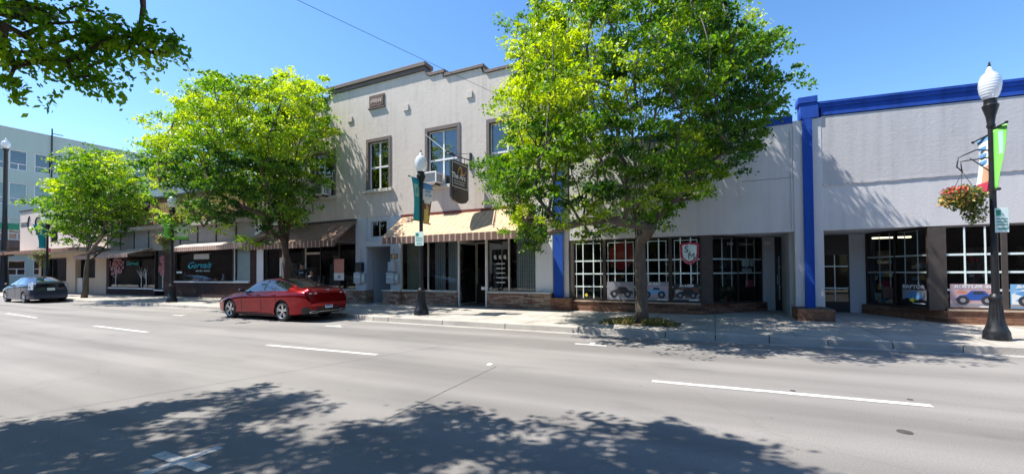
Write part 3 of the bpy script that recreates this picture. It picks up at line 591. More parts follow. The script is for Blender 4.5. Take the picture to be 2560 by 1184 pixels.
def truck_poster(x0, x1, z0, z1, title, label, cols, shear=.3, tcol='bannerwhite', y=YF + .010, group='truck posters in the hobby shop windows', split=None):
    t = thing('truck_poster', label, 'poster', ((x0 + x1)/2, y, z0), group)
    b = MB(); b.box(x0, x1, y, y + .004, z0, z1, 0)
    b.prism([(x0 + .02, z0 + .15*(z1-z0)), (x1 - .02, z0 + .12*(z1-z0)), (x1 - .02, z0 + .78*(z1-z0)), (x0 + .25*(x1-x0), z0 + .80*(z1-z0)), (x0 + .02, z0 + .6*(z1-z0))], 'y', y - .0004, y - .0001, 1)
    rng = random.Random(hash(title) % 1000)
    for k in range(5):
        cx = x0 + rng.uniform(.1, .9)*(x1 - x0); cz = z0 + rng.uniform(.2, .7)*(z1 - z0); r = rng.uniform(.05, .12)
        b.prism([(cx + r*math.cos(a)*rng.uniform(.7, 1.5), cz + r*.6*math.sin(a)*rng.uniform(.7, 1.3)) for a in [2*math.pi*i/9 for i in range(9)]], 'y', y - .00049 - k*.00003, y - .0004, 5)
    b.build('sheet', [cols[0], cols[1], cols[2], 'darkprint', 'greyprint', cols[3]], t)
    a = MB(); truck_art(a, x0, z0 + .05, (x1 - x0), (z1 - z0)*.8, y - .001, 0, 1, 2, 3); a.build('printed_truck', [cols[2], cols[2], 'darkprint', 'greyprint'], t)
    if not title: return t
    l = MB()
    sz = (z1 - z0)*.17
    v, f = text_geo(title, sz, .002, shear, .004); wd = max(p[0] for p in v) - min(p[0] for p in v); sx = min(1.3, (x1 - x0)*.86/wd)
    text(l, title, sz, face_front((x0 + x1)/2, y - .004, z1 - sz*.62, sx=sx), shear=shear, depth=.002, bold=.004)
    l.box(x1 - (x1-x0)*.4, x1 - .04, y - .006, y - .004, z0 + .025, z0 + .055)
    l.build('lettering', tcol, t); return t
truck_poster(-3.14, -2.28, .58, 1.16, '', 'small grey poster of a dark pickup in the second window from the left blue pilaster', ('greyprint', 'greyprint', 'darkprint', 'mauve'))
truck_poster(-2.12, -1.26, .58, 1.16, 'SLASH', 'blue poster lettered SLASH showing a truck, partly behind the tree trunk', ('greyprint', 'mauve', 'skyprint', 'bannerbrown'))
truck_poster(-1.12, -.40, .58, 1.10, 'BLAZER', 'brown and black truck poster below the red shield sign', ('darkprint', 'bannerbrown', 'darkprint', 'greydecal'))
truck_poster(5.08, 5.92, .57, 1.14, 'RUSTLER 4x4', 'pink and blue truck poster lettered RUSTLER 4x4 right of the brown post', ('mauve', 'mauve', 'navy', 'pink'))
truck_poster(6.10, 7.0, .57, 1.14, 'BANDIT VXL', 'bright blue truck poster behind the nearest lamp post', ('skyprint', 'bannerwhite', 'skyprint', 'bannerblue'))
# angled-window posters
def on_angled(P, t0, t1, z0, z1, o, mb, mi=0):
    mb.hexa([P(t0, z0, o), P(t1, z0, o), P(t1, z0, o - .006), P(t0, z0, o - .006), P(t0, z1, o), P(t1, z1, o), P(t1, z1, o - .006), P(t0, z1, o - .006)], mi)
t = thing('truck_poster', 'dark poster lettered RAPTOR with a blue truck in the slanted entry window', 'poster', PR(.8, .6, 0), 'truck posters in the hobby shop windows')
b = MB(); on_angled(PR, .56, .97, .6, 1.12, -.035, b); b.build('sheet', 'darkprint', t)
b = MB()
for t0, t1, z0, z1, mi in ((.60, .95, .72, .98, 0), (.64, .90, .74, .86, 1), (.70, .84, .86, .94, 1), (.64, .70, .68, .76, 2), (.84, .90, .68, .76, 2), (.76, .94, .63, .65, 3)): on_angled(PR, t0, t1, z0, z1, -.028 + .002*mi, b, mi)
b.build('printed_truck', ['greyprint', 'bannerblue', 'black', 'bannerwhite'], t)
dirR = math.atan2(PR(1, 0, 0)[1] - PR(0, 0, 0)[1], PR(1, 0, 0)[0] - PR(0, 0, 0)[0]); q = PR(.77, 1.05, -.02)
l = MB(); text(l, 'RAPTOR', .13, face_front(q[0], q[1], q[2], rz=dirR, sx=1.3), bold=.004); l.build('lettering', 'bannerwhite', t)
for i, (t0, t1, z0, z1, mt, lb) in enumerate(((.13, .24, .62, .84, 'palegreen', 'pale green notice low in the right slanted entry window'), (.27, .44, .72, 1.0, 'mauve', 'brown paper notice in the right slanted entry window'), (.27, .42, 1.02, 1.2, 'crimson', 'dark red notice above the brown paper in the right slanted window'), (.14, .18, 1.2, 1.32, 'paper', 'tiny white card in the right slanted entry window'))):
    b = MB(); on_angled(PR, t0, t1, z0, z1, -.038, b); tag(b.build('window_notice', mt), lb, 'notice')
for i, (t0, t1, z0, z1, mt, lb) in enumerate(((.60, .74, 1.62, 1.85, 'palegreen', 'pale bottle-shaped notice in the left slanted entry window'), (.76, .84, 1.62, 1.8, 'palegreen', 'pale narrow notice beside the bottle-shaped one in the left slanted window'), (.60, .80, 1.42, 1.56, 'greydecal', 'row of pale cards below the bottle-shaped notice, left slanted window'), (.66, .86, .98, 1.2, 'crimson', 'dark red square notice in the left slanted entry window'))):
    b = MB(); on_angled(PL, t0, t1, z0, z1, -.038, b); tag(b.build('window_notice', mt), lb, 'notice')
dirL = math.atan2(PL(1, 0, 0)[1] - PL(0, 0, 0)[1], PL(1, 0, 0)[0] - PL(0, 0, 0)[0])
l = MB(); q = PL(.36, 2.3, -.02); text(l, 'H-I', .13, face_front(q[0], q[1], q[2], rz=dirL, sx=1.5)); q = PL(.68, 2.3, -.02); text(l, 'JCONCEPTS', .09, face_front(q[0], q[1], q[2], rz=dirL, sx=1.3)); tag(l.build('window_lettering', 'greydecal'), 'small pale lettering at the top of the left slanted entry window', 'lettering')
# yellow diamond stickers
for x, z, y, lb in ((-3.83, .72, YF + .02, 'yellow diamond sticker in the window next to the blue pilaster'), (-1.82, .70, YF + .02, 'yellow diamond sticker just right of the big tree trunk'), (4.36, .72, None, 'yellow diamond sticker on the slanted entry window'), (6.58, .72, YF + .02, 'yellow diamond sticker beside the nearest lamp post')):
    s = .062; b = MB()
    if y is None: q = PR(.74, .72, -.022); b.prism([(q[0] - s, q[2]), (q[0], q[2] - s), (q[0] + s, q[2]), (q[0], q[2] + s)], 'y', q[1] - .06, q[1] - .058)
    else: b.prism([(x - s, z), (x, z - s), (x + s, z), (x, z + s)], 'y', y - .004, y)
    tag(b.build('diamond_sticker', 'yellow'), lb, 'sticker', 'yellow diamond stickers')
# S & M shield
def shield_pts(cx, cz, w, h):
    P = [(-1, .78), (-.9, .80), (-.6, .90), (-.3, .86), (0, 1), (.3, .86), (.6, .90), (.9, .80), (1, .78), (.96, .4), (.97, 0), (.9, -.35), (.72, -.65), (.4, -.88), (0, -1), (-.4, -.88), (-.72, -.65), (-.9, -.35), (-.97, 0), (-.96, .4)]
    return [(cx + a*w, cz + b*h) for a, b in P[::-1]]
sx_, sz_ = fx(1724, 630), (fz(1724, 603) + fz(1724, 662))/2; sh = (fz(1724, 603) - fz(1724, 662))/2
t = thing('shield_sign', 'red and white shield sign lettered S & M in the shop window', 'sign', (sx_, YF + .01, sz_))
b = MB(); b.prism(shield_pts(sx_, sz_, .27, sh), 'y', YF - .03, YF - .012); b.build('shield', 'crimson', t)
b = MB(); b.prism(shield_pts(sx_, sz_ + .02, .20, sh*.74), 'y', YF - .036, YF - .030); b.build('shield_field', 'palegreen', t)
l = MB(); text(l, 'S', .27, face_front(sx_ - .085, YF - .038, sz_ + .11), bold=.002); text(l, '&', .08, face_front(sx_ + .01, YF - .038, sz_ + .02)); text(l, 'M', .26, face_front(sx_ + .05, YF - .038, sz_ - .10), bold=.0); l.build('lettering', 'darkprint', t)
l = MB(); 
for i, ch in enumerate('HOBBIES AND MODELS'):
    a = R(205 + 130*i/17); l_x = sx_ + .205*math.cos(a); l_z = sz_ + sh*.86*math.sin(a)
    if ch != ' ': l.box(l_x - .006, l_x + .006, YF - .033, YF - .030, l_z - .012, l_z + .012)
l.build('rim_marks', 'palegreen', t)

# ---------------------------------------------------------------- two-storey taupe building
XA0, XA1 = -20.95, -4.99
Ad = thing('stucco_commercial_building', 'taupe two-storey stucco building with stepped brown parapet', 'building', (XA0, YF, 0))
W2 = [(fx(778, 420), fx(838, 420), 5.0, 7.1), (fx(698, 420), fx(738, 420), 5.0, 7.2), (fx(917, 410), fx(977, 410), 5.05, 7.22), (fx(1064, 390), fx(1150, 390), 4.92, 7.22), (-7.55, -5.9, 4.92, 7.12)]
m = MB(); wall_holes(m, XA0, XA1, 3.88, 8.6, YF, YF + .4, W2)
PAR = [(XA0, 8.6), (XA0, 9.35), (-15.95, 9.35), (-15.80, 9.45), (-15.72, 9.62), (-15.68, 9.78), (-10.42, 9.78), (-10.40, 9.60), (-10.30, 9.42), (-10.15, 9.33), (-9.55, 9.33), (-9.52, 9.16), (-7.80, 9.16), (-7.74, 8.98), (-7.6, 8.90), (XA1, 8.90), (XA1, 8.6)]
m.prism(PAR[::-1], 'y', YF, YF + .4)
m.build('wall', 'stuccoA', Ad, merge=False)
m = MB(); m.box(XA0, XA0 + .3, YF + .4, 30, 0, 8.8); m.box(XA1 - .3, XA1, YF + .4, 30, 0, 8.6); m.box(XA0, XA1, 29.7, 30, 0, 8.6); m.box(XA0 + .3, XA1 - .3, YF + .4, 29.7, 8.1, 8.2); m.build('wall', 'stuccoA', Ad)
# cornice caps following the steps
m = MB()
def cap(pts, p, th, y1=YF + .45):
    k = len(pts); lo = [(x, z) for x, z in pts]; hi = [(x, z + th) for x, z in pts]
    m.prism((lo + hi[::-1]), 'y', YF - p, y1)
cap([(XA0 - .05, 9.352), (-15.97, 9.352), (-15.82, 9.44), (-15.74, 9.6)], .05, .10)
cap([(-15.85, 9.782), (-10.3, 9.782)], .13, .16); cap([(-15.75, 9.62), (-10.38, 9.62)], .07, .158);  # lower strip is dark in place of the shade below the cap
cap([(-10.40, 9.64), (-10.30, 9.46), (-10.15, 9.335), (-9.42, 9.335)], .06, .13)
cap([(-9.418, 9.165), (-7.66, 9.165)], .07, .12); cap([(-7.655, 9.03), (-7.58, 8.905), (XA1 + .02, 8.905)], .06, .11)
m.build('cornice', 'cornice', Ad, bevel=.01)
# square beam ends
m = MB()
for p in ((876, 299), (1016, 270), (1174, 237)):
    x, z = at(p[0], p[1], YF); m.box(x - .13, x + .13, YF - .05, YF, z - .12, z + .12)
for b_ in range(1): pass
m.build('beam_end', 'stuccoA', Ad)
x0, z1 = at(924, 242, YF); x1, z0 = at(962, 264, YF)
m = MB(); m.box(x0, x1, YF - .03, YF - .001, z0, z1); m.box(x0 + .04, x1 - .04, YF - .05, YF - .03, z0 + .05, z1 - .05, 1); m.box(x0-.03, x1+.03, YF-.08, YF-.001, z0-.05, z0-.004)
m.build('date_plaque', ['cornice', pm('plaque_stone', (.12, .07, .055), .5, 14, .8, .8, 20)], Ad)
m = MB(); pr_ = random.Random(3); pw = x1 - x0 - .2
for k in range(6):
    a_ = x0 + .1 + pw*k/6; m.prism([(a_ + pw/14*(1 + math.cos(q_)*pr_.uniform(.5, 1)), (z0 + z1)/2 + .11*math.sin(q_)*pr_.uniform(.6, 1.1)) for q_ in [6.28*i_/7 for i_ in range(7)]][::-1], 'y', YF - .062, YF - .051)
m.build('plaque_relief', pm('pale_plaque_stone', (.46, .36, .31), .3, 14, .8), Ad)
# upstairs windows
for i, (a, b, z0, z1) in enumerate(W2):
    f = MB(); t_ = .11; y0, y1 = YF - .03, YF + .16
    f.box(a - t_*.2, a + t_, y0, y1, z0, z1 + .04); f.box(b - t_, b + t_*.2, y0, y1, z0, z1 + .04); f.box(a + t_, b - t_, y0, y1, z1 - t_, z1 + .04)
    w = f.build('window', 'trim', Ad, bevel=.006)
    s_ = MB(); s_.box(a - .12, b + .12, YF - .11, YF + .16, z0 - .13, z0 - .002); s_.build('sill', 'cream', w, bevel=.01)
    c_ = MB(); aa, bb = a + t_, b - t_; ym = YF + .10; zm = z0 + (z1 - t_ - z0)*.47; xm = (aa + bb)/2
    e = .045
    c_.box(aa, aa + e, ym, ym + .05, z0, z1 - t_); c_.box(bb - e, bb, ym, ym + .05, z0, z1 - t_); c_.box(aa + e, bb - e, ym, ym + .05, z0, z0 + e); c_.box(aa + e, bb - e, ym, ym + .05, z1 - t_ - e, z1 - t_)
    c_.box(aa + e, bb - e, ym - .01, ym + .06, zm - .035, zm + .035); c_.box(xm - .035, xm + .035, ym - .005, ym + .055, z0 + e, zm - .035); c_.box(xm - .035, xm + .035, ym - .005, ym + .055, zm + .035, z1 - t_ - e)
    c_.build('sash', 'white', w)
    p = MB(); p.face([(aa, ym + .03, z0), (bb, ym + .03, z0), (bb, ym + .03, z1 - t_), (aa, ym + .03, z1 - t_)]); p.build('pane', 'upglass', w)
    p = MB(); p.box(aa, xm, ym + .12, ym + .13, z0 + (.9 if i in (2,) else 0), z1 - t_); p.box(xm, bb, ym + .12, ym + .13, z0 + (.9 if i != 3 else 1.0), z1 - t_); p.build('blind', 'blind', w)
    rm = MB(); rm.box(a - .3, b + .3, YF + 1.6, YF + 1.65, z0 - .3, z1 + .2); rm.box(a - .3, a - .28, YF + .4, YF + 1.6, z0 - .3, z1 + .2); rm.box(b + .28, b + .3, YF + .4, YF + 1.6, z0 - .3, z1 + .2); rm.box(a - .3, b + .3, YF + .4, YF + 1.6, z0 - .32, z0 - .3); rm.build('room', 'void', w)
# ground floor of A
HA = 3.86
def part(name, mt, x0, x1, y0, y1, z0, z1, root=Ad, bevel=0, label=None):
    mm = MB(); mm.box(x0, x1, y0, y1, z0, z1); o = mm.build(name, mt, root, bevel=bevel)
    if label: o['label'] = label
    return o
xp = [fx(638, 640), fx(659, 640), fx(890, 640), fx(917, 640), fx(977, 640), fx(1003, 640), fx(1340, 640), fx(1374, 640)]
part('pilaster', 'whitepaint', xp[0], xp[1], YF - .02, YF + .4, .2, HA + .018)
part('pilaster', 'greypaint', xp[2], xp[3], YF - .03, YF + .4, .75, HA + .018, bevel=.01)
part('pilaster', 'greypaint', xp[4], xp[5], YF - .03, YF + .4, .75, HA + .018, bevel=.01)
part('pilaster', 'whitepaint', xp[6], xp[7] + .12, YF - .02, YF + .4, .75, HA + .018, bevel=.01)
part('header', 'trim', xp[1], xp[2], YF + .10, YF + .4, 2.80, HA + .018)
part('header', 'trim', xp[5], xp[6], YF + .10, YF + .4, 2.72, HA + .018)
# brick bases of A
m = MB(); y0 = YF - .1
m.box(xp[4] - .22, xp[5] + .12, YF - .26, YF + .3, .0, .745); m.box(xp[5] + .12, -8.86, y0, YF + .3, .0, .735); m.box(-7.55, xp[6], y0, YF + .3, .0, .735); m.box(xp[6], -4.99, YF - .26, YF + .3, .0, .745)
m.box(-15.0, xp[3] + .1, YF - .2, YF + .3, .0, .745); m.box(xp[1], -17.9, y0, YF + .3, 0, .62); m.box(-16.6, -15.0, y0, YF + .3, 0, .62)
m.build('brick_base', 'brickA', Ad, bevel=.008)
m = MB(); m.box(xp[4] - .24, xp[5] + .14, YF - .29, YF - .04, .747, .79); m.box(xp[5] + .14, -8.84, y0 - .03, YF + .06, .737, .78); m.box(-7.57, xp[6], y0 - .03, YF + .06, .737, .78); m.box(xp[6] + .002, -4.99, YF - .29, YF - .03, .747, .79); m.box(-15.02, xp[3] + .12, YF - .23, YF - .04, .747, .79); m.build('sill', 'cream', Ad)
# entry between the pilasters: transom, lintel, side walls, dark door
part('lintel', 'greypaint', xp[3], xp[4] + .05, YF - .08, YF + .3, 2.62, 2.86, bevel=.01)
m = MB(); wall_holes(m, xp[3], xp[4], 2.87, HA + .018, YF + .02, YF + .3, [(fx(926, 570), fx(966, 570), 3.02, 3.72)]); m.build('header', 'greypaint', Ad)
window(Ad, fx(926, 570), fx(966, 570), 3.02, 3.72, y=YF + .08, frame='greypaint', fw=.04, vs=(.5,), munt='cream', mw=.02)
m = MB(); m.box(xp[3] - .3, xp[3] - .002, YF + .41, 15.2, .2, 2.86); m.box(xp[3]-.3, xp[4] - .45, 15.2, 15.3, .2, 2.86); m.box(xp[4] + .002, xp[4] + .2, YF + .41, 15.2, .2, 2.86); m.box(xp[3], xp[4], YF + .31, 15.2, 2.87, 2.95); m.build('entry_wall', 'greypaint', Ad)
part('door', 'darkbrown', xp[4] - .45, xp[4], 15.2, 15.26, .2, 2.86)
part('room', 'void', xp[3], xp[4], YF + .9, YF + .95, 3.0, 3.85)
# right storefront
xa, xb = xp[5] + .01, xp[6]
M['cream_fr'] = M['cream']
WZ0, WZ1 = .78, 2.72
cuts = [xa, fx(1070, 650), -8.84]; 
for a, b in zip(cuts, cuts[1:]): window(Ad, a, b, WZ0, WZ1, y=YF, frame='cream', fw=.028, fd=.06)
cuts = [-7.58, fx(1272, 650), xb]
for a, b in zip(cuts, cuts[1:]): window(Ad, a, b, WZ0, WZ1, y=YF, frame='cream', fw=.028, fd=.06)
part('post', 'white', -8.84, -8.79, YF - .03, YF + .05, .2, WZ1); part('post', 'white', -7.64, -7.585, YF - .03, YF + .05, .2, WZ1)
# recess side panes and back door
for x in (-8.815, -7.61):
    p = MB(); p.face([(x, YF + .06, .3), (x, 14.9, .3), (x, 14.9, 2.6), (x, YF + .06, 2.6)]); f = MB(); f.box(x - .02, x + .02, YF + .06, 14.9, .2, .3); f.box(x - .02, x + .02, YF + .06, 14.9, 2.6, 2.72); f.box(x - .018, x + .018, 14.86, 14.898, .29, 2.61)
    w = f.build('window', 'cream', Ad); p.build('pane', 'glass', w)
d = MB(); y = 14.9
x0, x1 = -8.15, -7.62
f = MB(); f.box(-8.79, -8.15, y, y + .05, .2, 1.0, 1); f.box(-8.79, -8.76, y, y + .05, 1.0, 2.72); f.box(-8.19, -8.15, y, y + .05, 1.0, 2.72); f.box(-8.76, -8.19, y, y + .05, 2.66, 2.72); w = f.build('window', ['cream', 'darkbrown'], Ad)
p = MB(); p.face([(-8.76, y + .02, 1), (-8.19, y + .02, 1), (-8.19, y + .02, 2.66), (-8.76, y + .02, 2.66)]); p.build('pane', 'glass', w)
d = MB(); dx0, dx1 = -8.14, -7.24
for q in ((dx0, dx0 + .07, .2, 2.5), (dx1 - .07, dx1, .2, 2.5), (dx0 + .07, dx1 - .07, .2, .4), (dx0 + .07, dx1 - .07, 2.4, 2.5), (dx0 + .07, dx1 - .07, 1.24, 1.31), (dx0 - .01, dx1, 2.502, 2.72)): d.box(q[0], q[1], y - .02, y + .04, q[2], q[3])
dr = d.build('door', 'white', Ad); p = MB(); p.face([(dx0 + .07, y + .01, .4), (dx1 - .07, y + .01, .4), (dx1 - .07, y + .01, 2.4), (dx0 + .07, y + .01, 2.4)]); p.build('pane', 'glass', dr)
h_ = MB(); h_.tube([(dx0 + .04, y - .08, 1.1), (dx0 + .04, y - .08, 1.5)], .012); h_.build('handle', 'metalgrey', dr)
l = MB(); text(l, 'The Arc', .17, face_front(-7.86, y - .03, 1.83, sx=1), depth=.002, bold=.004)
for k in range(3): l.box(-8.02 + .0*k, -7.72 + .05*(k == 1), y - .031, y - .029, 1.68 - .06*k, 1.692 - .06*k)
l.build('door_lettering', 'bannerwhite', dr)
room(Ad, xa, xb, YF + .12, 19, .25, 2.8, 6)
# security lattices inside the panes
M['lattice'] = pm('dark_lattice', (.012, .012, .014), .1, 5, .5)
def lattice(x0, x1, z0=.82, z1=2.68, y=YF + .14, s=.085):
    q = MB(); n = int((x1 - x0)/s)
    for i in range(n + 1): x = x0 + (x1 - x0)*i/n; q.box(x - .005, x + .005, y, y + .01, z0, z1)
    n = int((z1 - z0)/s)
    for i in range(n + 1): z = z0 + (z1 - z0)*i/n; q.box(x0, x1, y + .011, y + .02, z - .005, z + .005)
    q.build('lattice', 'lattice', Ad)
lattice(fx(1060, 650), fx(1105, 650)); lattice(fx(1112, 650), -8.9); lattice(fx(1285, 650), fx(1308, 650)); lattice(fx(1313, 650), fx(1332, 650))
m = MB(); m.box(fx(1078, 650), fx(1104, 650), YF + .25, YF + .26, .8, 2.7); m.box(fx(1112, 650), -8.95, YF + .25, YF + .26, .8, 2.7); m.box(fx(1285, 650), fx(1332, 650), YF + .25, YF + .26, .8, 2.7); m.build('curtain', pm('grey_curtain', (.62, .70, .74), .2, 2, .9, stretch=(6, 1, .3)), Ad)
m = MB(); m.box(xa + .05, fx(1045, 650), YF + .3, YF + .31, .8, 2.7); m.build('curtain', pm('olive_curtain', (.34, .35, .24), .2, 2, .9), Ad)
l = MB(); xm_ = fx(1252, 640)
for k in range(5): l.box(fx(1240, 650), fx(1262, 650), YF + .01, YF + .013, 1.78 - .17*k, 1.82 - .17*k)
for k in range(3): l.prism([(xm_ - .28 + .2*k, 1.98), (xm_ - .18 + .2*k, 1.95), (xm_ - .2 + .2*k, 2.12), (xm_ - .3 + .2*k, 2.1)], 'y', YF + .01, YF + .013)
tag(l.build('window_decal', 'greydecal'), 'white printed figures and lines on the glass right of the sunlit shop door', 'decal')
in_window('paper_notice', 'small white paper low in the window by the shop door', 'notice', fx(1203, 720), fx(1212, 720), .84, .95, 'paper', y=YF + .01)
# hanging plant seen in window
t = thing('hanging_plant', 'leafy plant hanging inside the shop window under the tan awning', 'plant', (fx(1113, 640), YF + .34, 2.0))
def leaf_cloud(n, c, r, size, rng=RN, droop=0, flat=1.0):
    """n small leaf quads spread through an ellipsoid -> verts (n,4,3)"""
    p = rng.normal(size=(n, 3)); p /= np.linalg.norm(p, axis=1)[:, None]; p *= (rng.random(n)**(1/2.4))[:, None]; p *= np.array(r); p += np.array(c)
    return leaf_quads(p, size, rng, droop)
def leaf_quads(p, size, rng=RN, droop=.3):
    n = len(p); a = rng.normal(size=(n, 3)); a[:, 2] -= droop*1.2; a /= np.linalg.norm(a, axis=1)[:, None]
    nn = rng.normal(size=(n, 3)); nn[:, 2] += 1.5; b = np.cross(nn, a); b /= np.linalg.norm(b, axis=1)[:, None] + 1e-9
    s = size*(.65 + .7*rng.random(n))[:, None]; a = a*s; b = b*s*.27
    return np.stack([p - a*.5, p + b - a*.05, p + a*.5, p - b - a*.05], 1)
def quads_obj(name, Q, mat, parent=None, tint=None):
    n = len(Q); me = bpy.data.meshes.new(name); o = np.array(ORG.get(parent, (0, 0, 0)) if parent else (0, 0, 0))
    me.vertices.add(4*n); me.vertices.foreach_set('co', (Q.reshape(-1, 3) - o).astype(np.float32).ravel())
    me.loops.add(4*n); me.loops.foreach_set('vertex_index', np.arange(4*n, dtype=np.int32))
    me.polygons.add(n); me.polygons.foreach_set('loop_start', np.arange(0, 4*n, 4, dtype=np.int32)); 
    me.update(calc_edges=True)
    at_ = me.attributes.new('tint', 'FLOAT', 'FACE'); at_.data.foreach_set('value', (np.full(n, .5) if tint is None else tint).astype(np.float32))
    me.materials.append(M[mat]); ob = bpy.data.objects.new(name, me); scene.collection.objects.link(ob)
    if parent: ob.parent = parent
    ORG[ob] = tuple(o); return ob
quads_obj('foliage', leaf_cloud(220, (fx(1113, 640), YF + .4, 2.02), (.34, .12, .16), .1), 'basket_leaf', t)
m = MB(); m.tube([(fx(1113, 640), YF + .4, 2.0), (fx(1113, 640), YF + .4, 2.75)], .006); m.lathe([(.06, 1.9), (.1, 2.0)], fx(1113, 640), YF + .4); m.build('pot', 'moss', t)
# left storefront of A
xa, xb = xp[1], xp[2]
LZ0, LZ1 = .64, 2.8
dx0, dx1 = fx(758, 660), fx(800, 660)
for a, b in ((xa, fx(700, 660)), (fx(700, 660), dx0)): window(Ad, a, b, LZ0, LZ1, y=YF, frame='darkbrown', fw=.03, fd=.06)
for a, b in ((dx1, fx(848, 660)), (fx(848, 660), xb)): window(Ad, a, b, LZ0, LZ1, y=YF, frame='darkbrown', fw=.03, fd=.06)
d = MB(); y = YF + .1
for q in ((dx0, dx0 + .09, .2, 2.8), (dx1 - .09, dx1, .2, 2.8), (dx0 + .09, dx1 - .09, .2, .4), (dx0 + .09, dx1 - .09, 2.38, 2.48), (dx0 + .09, dx1 - .09, 2.72, 2.8)): d.box(q[0], q[1], y - .02, y + .04, q[2], q[3])
dr = d.build('door', 'cream', Ad); p = MB(); p.face([(dx0 + .09, y + .01, .4), (dx1 - .09, y + .01, .4), (dx1 - .09, y + .01, 2.72), (dx0 + .09, y + .01, 2.72)]); p.build('pane', 'glass', dr)
m = MB(); m.box(dx0 + .1, dx1 - .1, y - .05, y - .02, 1.08, 1.13); m.build('handle', 'metalgrey', dr)
room(Ad, xa + .05, xb - .05, YF + .2, 19, .25, 2.85, 6)
in_window('window_poster', 'white poster with vertical black writing behind the red car', 'poster', fx(700, 660), fx(722, 660), at(710, 690, YF)[1], at(710, 643, YF)[1], 'paper', y=YF - .02)
m = MB()
for k in range(7): z = 1.35 + .1*k; m.box(fx(704, 660), fx(706 + (k % 3), 660), YF - .024, YF - .021, z, z + .06)
m.box(fx(712, 660), fx(721, 660), YF - .024, YF - .021, 1.3, 1.7, 1); tag(m.build('poster_print', ['darkprint', 'skyprint']), 'black letters and blue patch printed on the white poster', 'poster print')
t = thing('salmon_poster', 'salmon poster with black hand lettering in the shaded storefront window', 'poster', (fx(848, 660), YF - .02, 1.3))
m = MB(); m.box(fx(836, 660), fx(861, 660), YF - .02, YF - .014, 1.18, 2.13, 0); m.box(fx(836, 660), fx(861, 660), YF - .022, YF - .0201, 1.18, 1.5, 1); m.build('sheet', ['pink', 'paper'], t)
m = MB(); text(m, 'R', .22, face_front(fx(848, 660), YF - .026, 1.32, sx=1.6), shear=.3); m.build('lettering', 'darkprint', t)
m = MB(); m.box(fx(826, 660), fx(846, 660), YF + .12, YF + .13, .66, 2.3); m.build('curtain', pm('grey_drape', (.13, .14, .14), .2, 2, .9), Ad)

# ---------------------------------------------------------------- awnings
def awning(label, x0, x1, zt, zb, proj, cloth, val, drop=.27, scal=.12, side=True, rail='red', name='striped_awning', sidemat=None, y=YF):
    t = thing(name, label, 'awning', ((x0 + x1)/2, y, zt), 'awnings over the shopfronts')
    y0 = y - .012; y1 = y - proj
    m = MB(); m.hexa([(x0, y1, zb), (x1, y1, zb), (x1, y0, zt - .02), (x0, y0, zt - .02), (x0, y1, zb + .02), (x1, y1, zb + .02), (x1, y0, zt), (x0, y0, zt)])
    # slight sag panels
    m.build('canopy', cloth, t)
    m = MB(); n = int((x1 - x0)/scal); lo = []
    for i in range(n*4 + 1):
        x = x0 + (x1 - x0)*i/(n*4); lo.append((x, zb - drop + .035*abs(math.cos(math.pi*i/4))))
    hi = [(x0, zb + .018), (x1, zb + .018)]
    m.prism(lo + hi[::-1], 'y', y1 - .014, y1 - .002); m.build('valance', val, t)
    if side:
        for x in (x0, x1):
            m = MB(); m.prism([(y1, zb - .02), (y0, zb - .02) if False else (y1 + .02, zb - .02), (y0, zt - .04), (y0, zt - .015), (y1, zb + .018)], 'x', x - .006, x + .006)
            nn = int(proj/scal); lo = [(y1 + (y0 - y1)*i/(nn*4)*1.0, zb - drop*.9 + .03*abs(math.cos(math.pi*i/4))) for i in range(nn*4 + 1)]
            m.build('side_edge', val, t)
    m = MB()
    for x in (x0 + .03, (x0 + x1)/2, x1 - .03):
        m.tube([(x, y1 + .02, zb - .05), (x, y0, zb - .05)], .013, 6); m.tube([(x, y1 + .02, zb - .05), (x, y0, zt - .06)], .013, 6)
    m.tube([(x0, y1 + .02, zb - .05), (x1, y1 + .02, zb - .05)], .013, 6); m.build('frame', 'awnunder', t)
    if rail: m = MB(); m.box(x0 - .02, x1 + .02, y - .05, y - .001, zt + .002, zt + .06); m.build('rail', rail, t)
    return t
awning('sunlit tan striped awning over the shop with the hanging sign', -11.55, -5.75, 3.79, 2.84, 1.2, 'awn_sunlit', 'valance', rail='red')
awning('shaded brown striped awning behind the red car', -20.2, -14.05, 3.80, 2.86, 1.2, 'awn_shaded', 'valance', rail='darkbrown')

# ---------------------------------------------------------------- salon building (brown shingle, dark brick)
XC0, XC1 = fx(268, 640), XA0 - .01
Cd = thing('salon_building', 'low brown shingled salon building with dark brick shopfront', 'building', (XC0, YF, 0))
part('wall', 'shingle', XC0, XC1, YF, YF + .4, 4.42, 6.05, Cd)
part('ledge', 'concrete', XC0, XC1, YF - .42, YF + .3, 4.2, 4.415, Cd)
m = MB(); m.box(XC0, XC1, YF + .02, YF + .4, 2.95, 4.198, 0)
n = 9
for i in range(n + 1): x = XC0 + (XC1 - XC0)*i/n; m.box(x - .05, x + .05, YF - .01, YF + .018, 2.95, 4.198, 1)
m.build('transom_panel', ['panel', 'darkbrown'], Cd)
m = MB(); m.box(XC0 - .1, XC1 + .02, YF - .06, YF + .5, 6.052, 6.2); m.build('cornice', 'darkbrown', Cd)
m = MB(); m.box(XC0, XC1, YF + .45, 28, 5.3, 5.4); m.box(XC0, XC0 + .3, YF + .41, 28, 0, 5.9); m.build('roof', 'panel', Cd)
cx_ = [fx(v, 640) for v in (268, 275, 388, 397, 440, 582, 590, 627, 638)]
